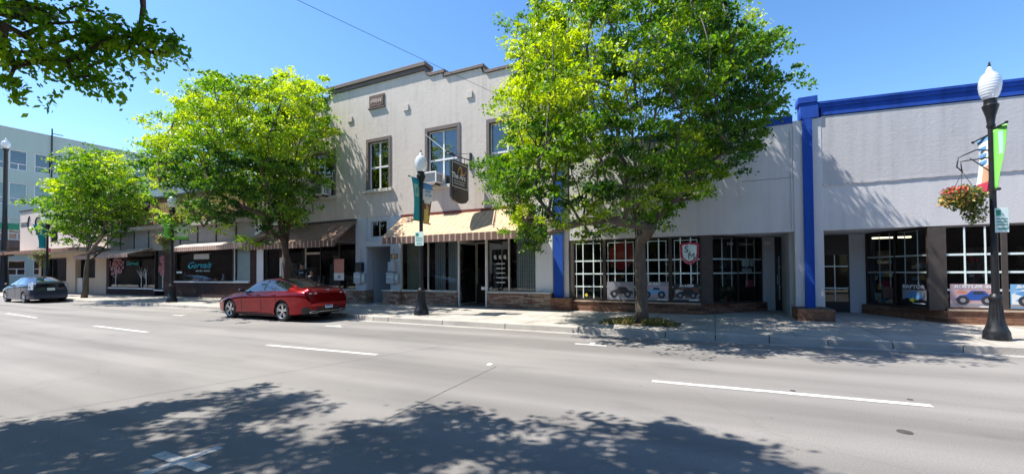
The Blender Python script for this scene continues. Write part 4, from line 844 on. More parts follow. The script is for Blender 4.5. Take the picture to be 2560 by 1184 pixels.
# base walls
part('brick_base', 'brickC', cx_[1], cx_[2], YF - .02, YF + .3, .1, .58, Cd)
part('brick_base', 'brickC', cx_[4], cx_[7], YF - .02, YF + .3, .1, 1.02, Cd)
part('brick_pier', 'brickC', cx_[0], cx_[1], YF - .04, YF + .3, .1, 2.949, Cd)
part('brick_pier', 'brickC', cx_[7], XC1, YF - .04, YF + .3, .1, 2.949, Cd)
part('brick_pier', 'brickC', fx(413, 640), fx(440, 640), YF - .04, YF + .3, .1, 2.949, Cd)
m = MB(); m.box(cx_[1], cx_[2], YF - .1, YF, .582, .66); m.box(cx_[4], cx_[5], YF - .1, YF, 1.022, 1.09); m.box(cx_[5] + .1, cx_[7], YF - .12, YF, 1.022, 1.1); m.box(fx(389, 640), fx(412, 640), YF-.1, YF, .5, .58); m.build('sill', 'white', Cd)
window(Cd, cx_[1], cx_[2], .66, 2.948, y=YF, frame='darkbrown', fw=.05)
window(Cd, cx_[4], cx_[5], 1.09, 2.948, y=YF, frame='darkbrown', fw=.05)
window(Cd, cx_[5] + .1, cx_[7], 1.1, 2.948, y=YF, frame='white', fw=.05)
m = MB(); m.box(cx_[5] + .3, cx_[7] - .06, YF + .06, YF + .07, 1.12, 2.9); m.build('curtain', 'curtain', Cd)
m = MB(); m.box(fx(389, 640), fx(412, 640), YF + .12, YF + .2, .58, 2.95); m.build('entry_panel', 'void', Cd)
room(Cd, XC0 + .2, XC1 - .1, YF + .32, 19, .25, 2.96, 7)
# window graphics of the salon
def blossom(x, z0, h, w, label, crown, y=YF - .012):
    t = thing('tree_decal', label, 'window decal', (x, y, z0), 'tree decals on the salon glass')
    mm = MB(); rng = random.Random(int(abs(x)*100))
    mm.prism([(x - .06, z0), (x + .06, z0), (x + .03, z0 + h*.55), (x - .03, z0 + h*.55)], 'y', y - .003, y)
    for k in range(9):
        a = R(rng.uniform(25, 155)); l_ = h*rng.uniform(.28, .48); zb_ = z0 + h*rng.uniform(.3, .55); ex, ez = x + math.cos(a)*l_*w/h*1.4, zb_ + math.sin(a)*l_
        mm.prism([(x - .02, zb_), (x + .02, zb_ + .02), (ex + .008, ez), (ex - .008, ez)], 'y', y - .004 - k*.0002, y - .003)
    mm.build('printed_trunk', 'greydecal', t)
    if crown:
        q = MB(); 
        for k in range(60):
            a = rng.uniform(0, 6.28); r_ = math.sqrt(rng.random()); cx0 = x + w*.6*r_*math.cos(a); cz0 = z0 + h*.72 + h*.32*r_*math.sin(a); s_ = .06 + .07*rng.random()
            q.prism([(cx0 + s_*math.cos(b_), cz0 + s_*math.sin(b_)) for b_ in [6.28*i/6 for i in range(6)]], 'y', y - .0102 - k*.00005, y - .010)
        q.build('printed_blossom', 'rose', t)
blossom(fx(290, 690), .75, 1.75, 1.9, 'pink blossom tree decal at the left of the salon window', True)
blossom(fx(354, 690), .72, 1.6, 1.2, 'bare white tree decal with spreading twigs, salon window', False)
blossom(fx(366, 690), .72, 1.5, .9, 'slimmer bare grey tree decal at the right of the salon window', False)
blossom(fx(402, 690), .65, 1.9, .75, 'pink blossom tree decal on the narrow entry panel', True, y=YF + .10)
for x, z, s, lb in ((fx(330, 662), 2.2, .34, 'teal handwritten salon name on the left window'), (fx(497, 662), 1.98, .5, 'teal handwritten salon name on the dark middle window')):
    m = MB(); text(m, 'Gervais', s, face_front(x, YF - .01, z, sx=1.5), shear=.5, bold=.006); tag(m.build('salon_lettering', 'teal'), lb, 'lettering', 'teal salon names')
m = MB(); text(m, 'DAY SPA - SALON', .11, face_front(fx(507, 668), YF - .01, 1.67, sx=1.5), bold=.002); tag(m.build('salon_tagline', 'palegreen'), 'small white line of lettering under the teal salon name', 'lettering')
in_window('paper_sign', 'cream paper sign above the teal name in the salon window', 'sign', fx(484, 640), fx(522, 640), 2.33, 2.62, 'cream', y=YF + .01)
in_window('paper_card', 'small pale card at the left of the salon window', 'notice', fx(440, 660), fx(454, 660), 1.55, 1.66, 'palegreen', y=YF + .01)
for x, c_ in ((478, 'gold'), (504, 'cream'), (530, 'gold'), (549, 'white')):
    m = MB(); xx = fx(x, 690); m.lathe([(.05, 1.1), (.1, 1.13), (.11, 1.2), (.05, 1.26), (.07 if x < 549 else .05, 1.3 if x < 549 else 1.5)], xx, YF + .2); tag(m.build('display_vase', c_, smooth=True), {478: 'low gold ornament at the left of the salon sill', 504: 'pale round ornament in the middle of the salon sill', 530: 'gold ornament at the right of the salon sill', 549: 'tall white ornament at the right end of the salon sill'}[x], 'ornament', 'ornaments in the salon window')
awning('low pinkish striped awning over the salon display window', fx(440, 600) + .9, -20.3, 3.25, 2.98, .55, 'awn_pink', 'val_pink', drop=.24, rail=None)
awning('pinkish striped awning over the salon entry, sloping toward the small tree', -38.1, -31.0, 3.12, 2.72, 1.2, 'awn_pink', 'val_pink', drop=.22, rail=None)
# projecting salon sign
X = fx(392, 500); t = thing('hanging_salon_sign', 'dark brown hanging sign board with white script, high on the shingled wall', 'sign', (X, YF, 5.9))
m = MB(); m.box(X - .05, X + .05, 12.15, 13.25, 5.28, 6.0); m.build('board', 'signbrown', t, bevel=.02)
m = MB(); m.tube([(X, YF, 6.2), (X, 12.1, 6.2)], .025); m.tube([(X, 12.4, 6.0), (X, 12.4, 6.2)], .015); m.tube([(X, 13.0, 6.0), (X, 13.0, 6.2)], .015); m.build('bracket', 'blackmetal', t)
m = MB(); mt = Matrix.Translation((X + .055, 12.7, 5.7)) @ Matrix.Rotation(R(90), 4, 'Z') @ Matrix.Rotation(R(90), 4, 'X'); text(m, 'Gervais', .3, mt, shear=.5, bold=.006)
mt = Matrix.Translation((X + .055, 12.7, 5.42)) @ Matrix.Rotation(R(90), 4, 'Z') @ Matrix.Rotation(R(90), 4, 'X'); text(m, 'DAY SPA', .1, mt); m.build('lettering', 'bannerwhite', t)

# ---------------------------------------------------------------- cream building at the corner
XD0, XD1 = -51.8, XC0 - .01
Dd = thing('cream_corner_building', 'pale cream stucco corner shop with flat canopy at the street corner', 'building', (XD0, YF, 0))
wx0, wx1 = fx(126, 590), fx(146, 590)
m = MB(); wall_holes(m, XD0, XD1, 3.1, 6.7, YF, YF + .4, [(wx0, wx1, 4.0, 5.2)]); m.build('wall', 'stuccoD', Dd)
m = MB(); m.box(XD0 - .05, XD1, YF - .06, YF + .45, 6.702, 6.8); m.build('coping', 'darkbrown', Dd)
window(Dd, wx0, wx1, 4.0, 5.2, y=YF + .06, frame='darkbrown', fw=.08)
m = MB(); m.box(wx0 - .2, wx1 + .2, YF + 1, YF + 1.1, 3.9, 5.3); m.build('room', 'void', Dd)
gx = [fx(v, 680) for v in (97, 102, 166, 188, 206, 238, 250)]
m = MB(); wall_holes(m, gx[0], XD1, .1, 3.099, YF, YF + .3, [(gx[1], gx[2], 1.0, 2.78), (gx[3], gx[5], .2, 2.6)]); m.build('wall', 'tan', Dd)
window(Dd, gx[1], gx[2], 1.0, 2.78, y=YF + .03, frame='darkbrown', fw=.08, vs=(.45,), munt='darkbrown', mw=.04)
m = MB(); m.box(gx[3], gx[3] + .8, YF + .1, YF + .2, .2, 1.28, 1); m.box(gx[4], gx[5] - .1, YF + .35, YF + .4, .2, 1.28, 2); m.box(gx[5] - .3, gx[5], YF + .1, YF + .2, .2, 1.28, 1); m.box(gx[3], gx[5], YF + .7, YF + .75, .2, 2.6, 0); m.build('entry_panel', ['void', 'cream', 'tan'], Dd)
room(Dd, gx[0] + .3, gx[3] - .2, YF + .35, 18, .2, 3.0, 4)
m = MB(); m.box(-54.5, XD1 + .5, 12.0, YF - .005, 3.1, 3.26, 0); m.box(-54.55, XD1 + .5, 11.93, 12.0, 3.05, 3.26, 1); m.box(-54.5, XD1 + .5, 12.0, YF - .01, 3.261, 3.275, 2); m.build('canopy', ['concrete', 'brownaw', 'stuccoD'], Dd)
m = MB(); m.box(XD0, XD0 + .3, YF + .41, 30, 3.1, 6.6); m.box(gx[0], gx[0] + .25, YF + .31, 30, .1, 3.1); m.box(XD0 + .3, XD1, YF + .45, 30, 6.2, 6.3); m.build('wall', 'stuccoD', Dd)
# black outline lettering on the cream wall
t = thing('wall_lettering', 'black outlined wall lettering beginning with G on the cream corner wall', 'sign', (fx(80, 565), YF, 5.6)); y = YF - .03
for z in (5.55, 5.75):
    m = MB(); m.box(XD0 + .15, fx(72, 565), y, y + .028, z - .035, z + .035); m.build('stripe', 'black', t)
cx, cz = fx(93, 565), 5.65
def arc(m, cx, cz, rx, rz, a0, a1, n=14, r=.045):
    m.tube([(cx + rx*math.cos(R(a0 + (a1 - a0)*i/n)), y, cz + rz*math.sin(R(a0 + (a1 - a0)*i/n))) for i in range(n + 1)], r, 6)
m = MB(); arc(m, fx(80, 565), 5.65, .7, .72, 125, 235); m.build('bracket_mark', 'black', t)
m = MB(); arc(m, cx + .25, cz, .5, .42, 50, 310, 18); m.box(cx + .3, cx + .72, y, y + .028, cz - .12, cz - .06); m.build('letter', 'black', t)
m = MB(); arc(m, fx(104, 566), 5.5, .26, .24, 0, 360, 14); m.build('letter', 'black', t)

# ---------------------------------------------------------------- sage green four-storey building across the side street
Ed = thing('sage_office_building', 'sage green four-storey building with white-framed windows across the side street', 'building', (-62, 14, 0))
XE = -62.
E = MB(); ROWS = [(1.5, 3.0), (5.0, 7.2), (8.45, 10.6), (11.9, 13.85)]
colsE = [(10.6, 11.75), (12.1, 13.25), (14.2, 15.4), (15.5, 16.7), (17.2, 19.55), (20.6, 22.9), (24.1, 26.4), (27.6, 29.9), (31.1, 33.4), (34.6, 36.9), (38.1, 40.4)]
holes = [(a, b, z0, z1) for a, b in colsE for z0, z1 in ROWS]
tmp = MB(); wall_holes(tmp, 9.4, 46, .1, 15.9, 0, .4, holes)
E.v = [(XE - y, x, z) for x, y, z in tmp.v]; E.f = [f[::-1] for f in tmp.f]; E.m = tmp.m
E.build('wall', 'green', Ed)
m = MB(); m.box(-90, XE - .41, 9.4, 46, .1, 15.7); m.build('wall', 'void', Ed)
m = MB(); m.box(-90, XE - .4, 9.0, 9.39, .1, 15.9); m.build('wall', 'green', Ed)
m = MB(); m.box(-90, XE + .05, 9.3, 46, 15.902, 16.0); m.build('coping', 'greypaint', Ed)
for a, b in colsE:
    for ri, (z0, z1) in enumerate(ROWS):
        f = MB(); x0, x1 = XE - .14, XE - .06; e = .07; zm = z0 + .62
        f.box(x0, x1, a, a + e, z0, z1); f.box(x0, x1, b - e, b, z0, z1); f.box(x0, x1, a + e, b - e, z0, z0 + e); f.box(x0, x1, a + e, b - e, z1 - e, z1); f.box(x0, x1, a + e, b - e, zm - e/2, zm + e/2); f.box(x0, x1, (a + b)/2 - e/2, (a + b)/2 + e/2, z0 + e, zm - e/2)
        w = f.build('window', 'white', Ed)
        p = MB(); p.face([(x0 + .02, a, z0), (x0 + .02, b, z0), (x0 + .02, b, z1), (x0 + .02, a, z1)]); p.build('pane', 'upglass', w)
        if ri in (2,) or (ri == 1 and a > 16) or (ri == 3 and a < 15): p = MB(); p.box(XE - .2, XE - .19, a, b, zm, z1); p.build('blind', pm('pale_blind', (.45, .5, .52), .04) if False else M['curtain'], w)
m = MB(); m.box(XE - .01, XE + .9, 9.4, 17.0, 3.95, 4.05); m.hexa([(XE, 9.4, 4.9), (XE + .9, 9.4, 4.1), (XE + .9, 17, 4.1), (XE, 17, 4.9), (XE, 9.4, 4.95), (XE + .95, 9.4, 4.13), (XE + .95, 17, 4.13), (XE, 17, 4.95)]); m.build('canopy', 'brownaw', Ed)
m = MB(); m.tube([(XE + .12, 18.38, 11.2), (XE + .12, 18.38, 16.7)], .06); m.tube([(XE + .12, 18.38, 16.2), (XE + .12, 19.2, 16.2)], .04); m.build('vent_pipe', 'blackmetal', Ed)
M['ac'] = M['white']

# ================================================================== wall-mounted things
def ac_unit(x, z, label, w=.62, h=.42, d=.45):
    t = thing('air_conditioner', label, 'air conditioner', (x, YF, z), 'window air conditioners')
    y1 = YF + .05; y0 = YF - d; m = MB()
    m.box(x - w/2, x + w/2, y0 + .02, y1, z, z + h); m.box(x - w/2 - .02, x + w/2 + .02, y0, y0 + .03, z - .01, z + h + .01); m.build('casing', 'white', t, bevel=.012)
    g_ = MB()
    for i in range(9): zz = z + .05 + (h - .1)*i/9; g_.box(x - w/2 + .06, x + w/2 - .06, y0 - .008, y0 - .001, zz, zz + .012)
    g_.box(x - w/2 + .05, x + w/2 - .05, y0 - .0012, y0 - .0005, z + .04, z + h - .04, 1)
    for i in range(4): yy = y0 + .1 + .08*i; g_.box(x + w/2 + .001, x + w/2 + .004, yy, yy + .04, z + .06, z + h - .08, 1)
    for i in range(4): yy = y0 + .1 + .08*i; g_.box(x - w/2 - .004, x - w/2 - .001, yy, yy + .04, z + .06, z + h - .08, 1)
    g_.build('grille', ['metalgrey', 'darkprint'], t)
    b_ = MB(); b_.box(x - w/2 + .05, x - w/2 + .09, y0 + .05, YF - .002, z - .08, z - .012); b_.box(x + w/2 - .09, x + w/2 - .05, y0 + .05, YF - .002, z - .08, z - .012); b_.build('bracket', 'darkbrown', t)
ac_unit(fx(812, 465), 5.03, 'white air conditioner with dark grille in the window behind the tree', .75, .5)
ac_unit(fx(1091, 440), 4.95, 'white air conditioner in the window beside the hanging black sign', .6, .42)
def meter(x, label, two=True, pc='black'):
    t = thing('electric_meter', label, 'electric meter', (x, YF, 1.2), 'meter boxes on the grey pilasters')
    y = YF - .032
    m = MB(); m.box(x - .26, x + .14, y - .16, y, 1.05, 1.52); m.build('meter_box', 'metalgrey', t, bevel=.012)
    m = MB(); m.box(x + .15, x + .34, y - .12, y, 1.08, 1.48); m.build('conduit_box', 'metalgrey', t, bevel=.01)
    m = MB(); m.box(x - .18, x + .2, y - .15, y, 1.56, 1.95); m.build('upper_box', pc, t, bevel=.012)
    m = MB()
    for k in range(3): m.lathe([(.045, 0), (.045, .03)], 0, 0, 12) if False else m.box(x - .2 + .12*k, x - .13 + .12*k, y - .168, y - .161, 1.3, 1.38)
    m.box(x + .2, x + .28, y - .128, y - .121, 1.2, 1.36); m.build('dial', 'palegreen', t)
    m = MB(); m.tube([(x + .05, y - .06, 1.95), (x + .05, y - .06, 2.5)], .02); m.build('conduit', 'metalgrey', t)
meter(fx(903, 690), 'grey meter box with black box above, on the pilaster left of the entry', pc='black')
meter(fx(985, 690), 'grey meter box below a small brown plaque, on the pilaster right of the entry', pc='metalgrey')
m = MB(); m.box(fx(979, 645), fx(995, 645), YF - .05, YF - .031, 2.08, 2.28); m.box(fx(980, 645)+.03, fx(994, 645), YF - .055, YF - .051, 2.11, 2.25, 1); tag(m.build('address_plaque', ['darkbrown', 'gold']), 'small brown plaque above the right meter box', 'plaque')
# The Arc sign
X = -8.25; t = thing('hanging_shop_sign', 'black hanging sign board lettered The Arc with an orange swoosh', 'sign', (X, YF, 5.7))
yo, yi = 12.22, 13.36
pts = [(yo, 5.44), (yi, 5.50), (yi, 4.18)] + [(yi - (yi - yo)*u, 4.16 - .15*math.sin(math.pi*u)**.7 - (.03 if .08 < u < .92 else 0)) for u in [i/14 for i in range(1, 14)]] + [(yo, 4.16)]
pts = pts[::-1]
m = MB(); m.prism(pts, 'x', X - .035, X + .035); m.build('board', 'signboard', t, recalc=True)
# border, both faces
def fr(s):
    q = MB(); x0, x1 = (X + .036, X + .042) if s > 0 else (X - .042, X - .036)
    a0, a1, b0, b1 = yo + .06, yi - .06, 4.52, 5.38; w_ = .018
    q.box(x0, x1, a0, a1, b0, b0 + w_); q.box(x0, x1, a0, a1, b1, b1 + w_); q.box(x0, x1, a0, a0 + w_, b0 + w_, b1); q.box(x0, x1, a1 - w_, a1, b0 + w_, b1); q.build('border', 'bannerwhite', t)
fr(1); fr(-1)
m = MB()
for s in (1,):
    base_ = Matrix.Translation((X + s*.038, 0, 0)) @ Matrix.Rotation(R(90)*s, 4, 'Z') @ Matrix.Rotation(R(90), 4, 'X')
    def LM(y_, z_): return Matrix.Translation((X + s*.038, y_, z_)) @ Matrix.Rotation(R(90)*s, 4, 'Z') @ Matrix.Rotation(R(90), 4, 'X')
    text(m, 'The Arc', .27, LM(12.70, 4.92), bold=.006, depth=.006)
    text(m, 'People with Intellectual and', .065, LM(12.74, 4.75), depth=.006); text(m, 'Developmental Disabilities', .065, LM(12.74, 4.66), depth=.006)
m.build('lettering', 'bannerwhite', t)
m = MB(); sw = [(12.62, 5.02), (12.66, 5.16), (12.76, 5.28), (12.84, 5.25), (12.86, 5.12), (12.92, 5.02), (13.02, 5.02), (13.12, 5.12), (13.2, 5.26)]
m.tube([(X + .04, a, b) for a, b in sw], [.012, .022, .03, .03, .03, .03, .028, .02, .008], 6); m.build('swoosh', 'gold', t)
m = MB(); m.tube([(X, YF, 5.72), (X, 12.10, 5.60)], .022); m.tube([(X, 12.45, 5.42), (X, 12.45, 5.63)], .012); m.tube([(X, 13.15, 5.46), (X, 13.15, 5.68)], .012)
m.box(X - .04, X + .04, YF - .05, YF - .002, 5.35, 6.0); m.tube([(X, 12.15, 5.6), (X, YF - .02, 5.98)], .008)
for a in range(5): m.sphere((X, 12.12 + .11*a - .1, 5.66 + (.03 if a % 2 else 0)), .035, 8, 6)
m.build('bracket', 'blackmetal', t)
m = MB(); a = Vector((X, 12.12, 5.62)); bx, bz = at(1064, 337, YF - .04); b = Vector((bx, YF - .04, bz)); m.tube([a, b], .007, 5); m.build('guy_wire', 'metalgrey', t)
# overhead cable
ax, az = at(1252, 240, YF - .05); A_ = Vector((ax, YF - .05, az)); bx, bz = at(765, 0, 7.14); B_ = Vector((bx, 7.14, bz)); d = (B_ - A_); E_ = A_ + d*((-4.6 - A_.y)/d.y); m = MB()
m.tube([A_.lerp(E_, i/24) - Vector((0, 0, .12*math.sin(math.pi*i/24))) for i in range(25)], .006, 6); tag(m.build('overhead_cable', 'blackmetal', smooth=True), 'thin dark overhead cable running down across the sky to the taupe wall', 'cable')

# ================================================================== street lamps
def lamp(x, y, label, rs=.9):
    z0 = walk_z(y); t = thing('street_lamp', label, 'street lamp', (x, y, z0), 'black globe street lamps along the kerb')
    m = MB(); prof = [(.265, 0), (.265, .05), (.25, .08), (.255, .12), (.235, .17), (.215, .2), (.205, .23), (.17, .3), (.145, .45), (.125, .62), (.118, .72), (.135, .75), (.14, .79), (.12, .82), (.095, .86)]
    m.lathe([(r*rs, z) for r, z in prof], x, y, 32, 0, .10, (7, 10), cz=z0); m.build('base', 'blackmetal', t, smooth=35)
    m = MB(); m.lathe([(r*rs, z) for r, z in [(.078, .86), (.072, 1.6), (.062, 4.0), (.062, 4.05)]], x, y, 24, 0, .08, (0, 2), cz=z0); m.build('shaft', 'blackmetal', t, smooth=30)
    m = MB(); m.lathe([(r*rs, z) for r, z in [(.064, 4.02), (.09, 4.06), (.075, 4.12), (.095, 4.25), (.155, 4.42), (.165, 4.46), (.13, 4.48), (.125, 4.55), (.14, 4.58)]], x, y, 20, cz=z0); m.build('capital', 'blackmetal', t, smooth=40)
    m = MB(); gp = [(.12, 4.58), (.17, 4.64), (.21, 4.74), (.225, 4.84), (.215, 4.95), (.18, 5.03), (.13, 5.08), (.085, 5.1), (.075, 5.13), (.06, 5.17), (.035, 5.2), (.02, 5.22)]
    m.lathe([(r*rs, z) for r, z in gp], x, y, 28, 0, .02, (0, 6), cz=z0); m.build('globe', 'globe', t, smooth=True)
    m = MB(); m.lathe([(.02, 5.22), (.026, 5.24), (.012, 5.26), (.02, 5.28), (.006, 5.31)], x, y, 10, cz=z0); m.build('finial', 'blackmetal', t, smooth=True)
    return z0
lamp(4.82, 11.2, 'nearest black street lamp with a white globe, at the right edge', .72); lamp(-8.47, 10.87, 'black globe street lamp in front of the sunlit tan awning')
lamp(-23.75, 11.2, 'black globe street lamp before the salon, left of the red car'); lamp(-38.2, 11.2, 'black globe street lamp half hidden by the smallest tree and the grey car')

def banner(x, y, side, cols, label, z1=4.22, z0=3.0, lw=.5, art=None, taper=.25, txt=None):
    """cloth banner in the plane x=const; side -1 toward the road, +1 toward the shops"""
    t = thing('street_banner', label, 'banner', (x, y, z1), 'banners on the street lamps')
    n, k = 14, 6; m = MB(); e = .004
    def W(u, v):
        yy = y + side*(.07 + lw*u*(1 - taper*math.sin(math.pi*v*.55)*u)); xx = x + .035*math.sin(3.1*v + 2*u)*u*1.2 + .05*math.sin(math.pi*v)*u
        return Vector((xx, yy, z1 - (z1 - z0)*v - .03*u*v*0))
    for i in range(n):
        for j in range(k):
            a, b, c, d = W(j/k, i/n), W((j+1)/k, i/n), W((j+1)/k, (i+1)/n), W(j/k, (i+1)/n)
            v = (i + .5)/n; u = (j + .5)/k; mi = art(u, v) if art else 0
            m.face([a, b, c, d], mi)
    ob = m.build('cloth', cols, t, smooth=True, merge=True)
    so = ob.modifiers.new('thickness', 'SOLIDIFY'); so.thickness = .004
    p = MB(); p.tube([(x, y, z1 + .005), (x, y + side*(lw + .12), z1 + .005)], .015); p.sphere((x, y + side*(lw + .13), z1 + .005), .028, 8, 6); p.build('rod', 'blackmetal', t); p = MB(); q = W(1, 1); p.tube([(x, y, z0 + .005), (x + (q.x - x), q.y + side*.04, z0 + .005)], .015); p.sphere((q.x, q.y + side*.05, z0 + .005), .028, 8, 6)
    p.build('rod', 'blackmetal', t)
    return t, W
def letters_on(t, W, txts, mat, side, x, off=.03):
    m = MB()
    for s, u, v, size in txts:
        q = W(u, v)
        mt = Matrix.Translation((q.x + off, q.y, q.z)) @ Matrix.Rotation(R(90), 4, 'Z') @ Matrix.Rotation(R(90), 4, 'X'); text(m, s, size, mt, depth=.003, bold=.003)
    m.build('lettering', mat, t)
x, y = -8.47, 10.87
t, W = banner(x, y, -1, ['teal', 'seafoam'], 'teal banner with a pale round emblem, on the lamp before the tan awning', 4.48, 3.15, .46, lambda u, v: 1 if ((u - .5)**2/.16 + (v - .28)**2/.022) < 1 else 0, .4)
m = MB()
for k in range(3):
    q = W(.35 + .12*k, .24 + .05*k); m.tube([(q.x + .03, q.y, q.z - .12), (q.x + .03, q.y - .04, q.z + .02), (q.x + .03, q.y + .03, q.z + .12)], .008, 5)
m.build('emblem_marks', 'teal', t)
def heart(u, v):
    if v < .12: return 0
    if v < .5: return 1 if v < .42 or abs(u - .5) < .3 else 2
    if v > .9: return 3
    if abs(u - .45) < .22 + .1*math.sin(9*v): return 4 if v < .66 else 3
    return 2
t, W = banner(x, y, 1, ['bannerblue', 'bannerwhite', 'bannerbrown', 'banneryel', 'bannerskin'], 'blue and brown banner reading HEART OF THE, on the lamp before the tan awning', 4.40, 3.10, .5, heart, .2)
letters_on(t, W, [('HEART', .48, .20, .10), ('OF THE', .48, .30, .10)], 'bannerblue', 1, x)
x, y = 4.82, 11.2
banner(x, y, -1, ['lime', 'seafoam'], 'lime green banner curling on the nearest lamp', 4.15, 2.97, .34, lambda u, v: 1 if .1 < v < .45 and .3 < u < .6 else 0, .5)
def rb(u, v):
    if v < .1: return 0
    if v < .48: return 1
    if v > .8: return 2
    return 3 if u < .6 else 1
t, W = banner(x, y, 1, ['bannerblue', 'bannerwhite', 'crimson', 'bannerskin'], 'blue, white and red banner behind the nearest lamp', 4.08, 2.95, .5, rb, .1)
l = MB()
for k in range(3):
    q = W(.5, .18 + .12*k); l.box(q.x - .02, q.x - .017, q.y - .16, q.y + .16, q.z - .03, q.z + .03); l.box(q.x + .017, q.x + .02, q.y - .16, q.y + .16, q.z - .03, q.z + .03)
l.build('lettering', 'bannerblue', t)
x, y = -23.75, 11.2
banner(x, y, -1, ['lime', 'seafoam'], 'green tapering banner on the lamp before the salon', 4.35, 3.25, .5, None, .5)
banner(x, y, 1, ['palegreen', 'lime', 'crimson'], 'white and green banner with a red patch on the lamp before the salon', 4.30, 3.2, .75, lambda u, v: 1 if v > .85 else (2 if v < .3 and u < .5 else 0), .1)
x, y = -38.2, 11.2
banner(x, y, -1, ['teal', 'palegreen'], 'teal banner with a pale top on the farthest globe lamp', 4.65, 3.2, .6, lambda u, v: 1 if v < .45 and .25 < u < .75 else 0, .5)
m = MB(); m.box(-38.2+.1, -38.2+.35, 11.2, 11.24, 2.95, 3.2); tag(m.build('small_flag', 'crimson'), 'small red tag on the farthest globe lamp', 'tag')

def basket(lx, y, dx, z, label, sc=1., reds=1.):
    x = lx + dx; t = thing('flower_basket', label, 'flower basket', (x, y, z), 'hanging flower baskets on the lamps')
    m = MB(); m.tube([(lx, y, z + .75), (x - .02, y, z + .62 + .1), (x, y, z + .5)], .012); m.tube([(lx, y, z + .78 + .1), (lx + dx*.5, y, z + .92), (x + dx*.12, y, z + .80), (x + dx*.18, y, z + .62), (x, y, z + .52)], .012)
    m.tube([(lx, y, z + .45), (lx + dx*.75, y, z + .78)], .01)
    for a in range(3): m.tube([(x, y, z + .52), (x + .2*sc*math.cos(2.1*a), y + .2*sc*math.sin(2.1*a), z + .1)], .005, 5)
    m.build('bracket', 'blackmetal', t, smooth=True)
    m = MB(); m.lathe([(.05, -.2), (.17*sc, -.12), (.24*sc, 0), (.26*sc, .06)], x, y, 16, cz=z); m.build('basket', 'moss', t, smooth=True)
    rng = np.random.default_rng(int(abs(lx)*10))
    Q = np.concatenate([leaf_cloud(1100, (x, y, z), (.34*sc, .33*sc, .25*sc), .07, rng, .5), leaf_cloud(450, (x + .16*sc, y, z - .24*sc), (.19*sc, .2*sc, .30*sc), .06, rng, .8), leaf_cloud(60, (x + .1*sc, y, z - .38*sc), (.06, .06, .16*sc), .05, rng, .8)])
    quads_obj('foliage', Q, 'basket_leaf', t, np.clip(rng.normal(.5, .35, len(Q)), 0, 1))
    for mt, n_, c_, r_ in (('petal_red', int(260*reds), (-.12, 0, .14), (.2, .28, .1)), ('petal_yel', 200, (-.1, 0, -.05), (.27, .33, .14)), ('petal_pink', 150, (.08, 0, .05), (.27, .32, .2))):
        Q = leaf_cloud(n_, (x + c_[0]*sc, y + c_[1], z + c_[2]*sc), (r_[0]*sc, r_[1]*sc + .05, r_[2]*sc), .05, rng, 0)
        o = quads_obj('flowers', Q, mt, t)
bz = at(2430, 492, 11.2)
basket(4.82, 11.2, -.42, 2.88, 'hanging basket of red, orange and pink flowers on the nearest lamp')
basket(-23.75, 11.2, -.62, 3.2, 'hanging basket of orange flowers on the lamp before the salon', 1.25)
basket(-38.2, 11.2, -.95, 2.75, 'greenish hanging basket on the farthest globe lamp', 1.6, .05)
def small_sign(x, y, z, w, h, label, xo=0):
    t = thing('parking_sign', label, 'parking sign', (x + xo, y, z), 'small parking signs on the lamps')
    m = MB(); m.box(x + xo - w/2, x + xo + w/2, y - .1, y - .092, z, z + h); m.build('plate', 'palegreen', t, bevel=.003)
    m = MB(); a0 = x + xo
    m.box(a0 - w*.42, a0 - w*.08, y - .104, y - .101, z + h*.68, z + h*.92)
    for k in range(3): m.box(a0 - w*.38, a0 + w*.38, y - .104, y - .101, z + h*(.30 + .12*k), z + h*(.335 + .12*k))
    m.box(a0 - w*.3, a0 + w*.35, y - .104, y - .101, z + h*.12, z + h*.18); m.build('print', 'signgreen', t)
small_sign(-8.47, 10.87, 2.36, .34, .44, 'white and green parking sign on the lamp before the tan awning')
small_sign(4.82, 11.2, 2.18, .19, .46, 'narrow pale green parking sign on the nearest lamp', .07)

# tall signal pole at the far corner
y = 12.3; x = at(11, 600, y)[0]; z0 = .2; t = thing('signal_pole', 'tall dark pole with a globe, street name sign and signal head at the far left', 'signal pole', (x, y, z0))
m = MB(); m.lathe([(.42, 0), (.42, .25), (.3, .5), (.26, 1.5), (.22, 2), (.14, 6), (.12, 11.0), (.2, 11.2)], x, y, 16, cz=z0); m.build('shaft', 'blackmetal', t, smooth=40)
m = MB(); m.sphere((x, y, z0 + 11.55), (.27, .27, .32)); m.lathe([(.12, 11.8), (.04, 12.05)], x, y, 10, cz=z0); m.build('globe', 'globe', t, smooth=True)
m = MB(); m.box(x - .05, x + .05, y - 1.3, y + .75, 5.1, 5.6); m.build('name_sign', 'signgreen', t)
m = MB(); m.box(x + .25, x + 1.25, y - .2, y + .2, 3.0, 3.4); m.tube([(x, y, 3.2), (x + .3, y, 3.2)], .04); m.build('signal_head', 'black', t)

# grass patch at the foot of the big tree
rng = np.random.default_rng(5); n = 2600
px_ = rng.normal(0, 1, n); gx_ = -1.75 + np.clip(px_*.34 + np.sign(px_)*.15, -.95, .95); gy = 10.75 + rng.random(n)*.75; hh = .05 + .12*rng.random(n)*np.exp(-((np.abs(gx_ + 1.75) - .35)/.45)**2)
ang = rng.random(n)*6.28; wv = .012; tp = rng.normal(0, .05, (n, 2)); Q = np.zeros((n, 4, 3))
for k, s in ((0, -1), (1, 1)): Q[:, k, 0] = gx_ + s*wv*np.cos(ang); Q[:, k, 1] = gy + s*wv*np.sin(ang); Q[:, k, 2] = .15
for k, s in ((2, 1), (3, -1)): Q[:, k, 0] = gx_ + tp[:, 0] + s*.003; Q[:, k, 1] = gy + tp[:, 1]; Q[:, k, 2] = .15 + hh
M['weed'] = leaf_mat('weeds', [(.05, .09, .02), (.16, .17, .05), (.36, .27, .10)], .2)
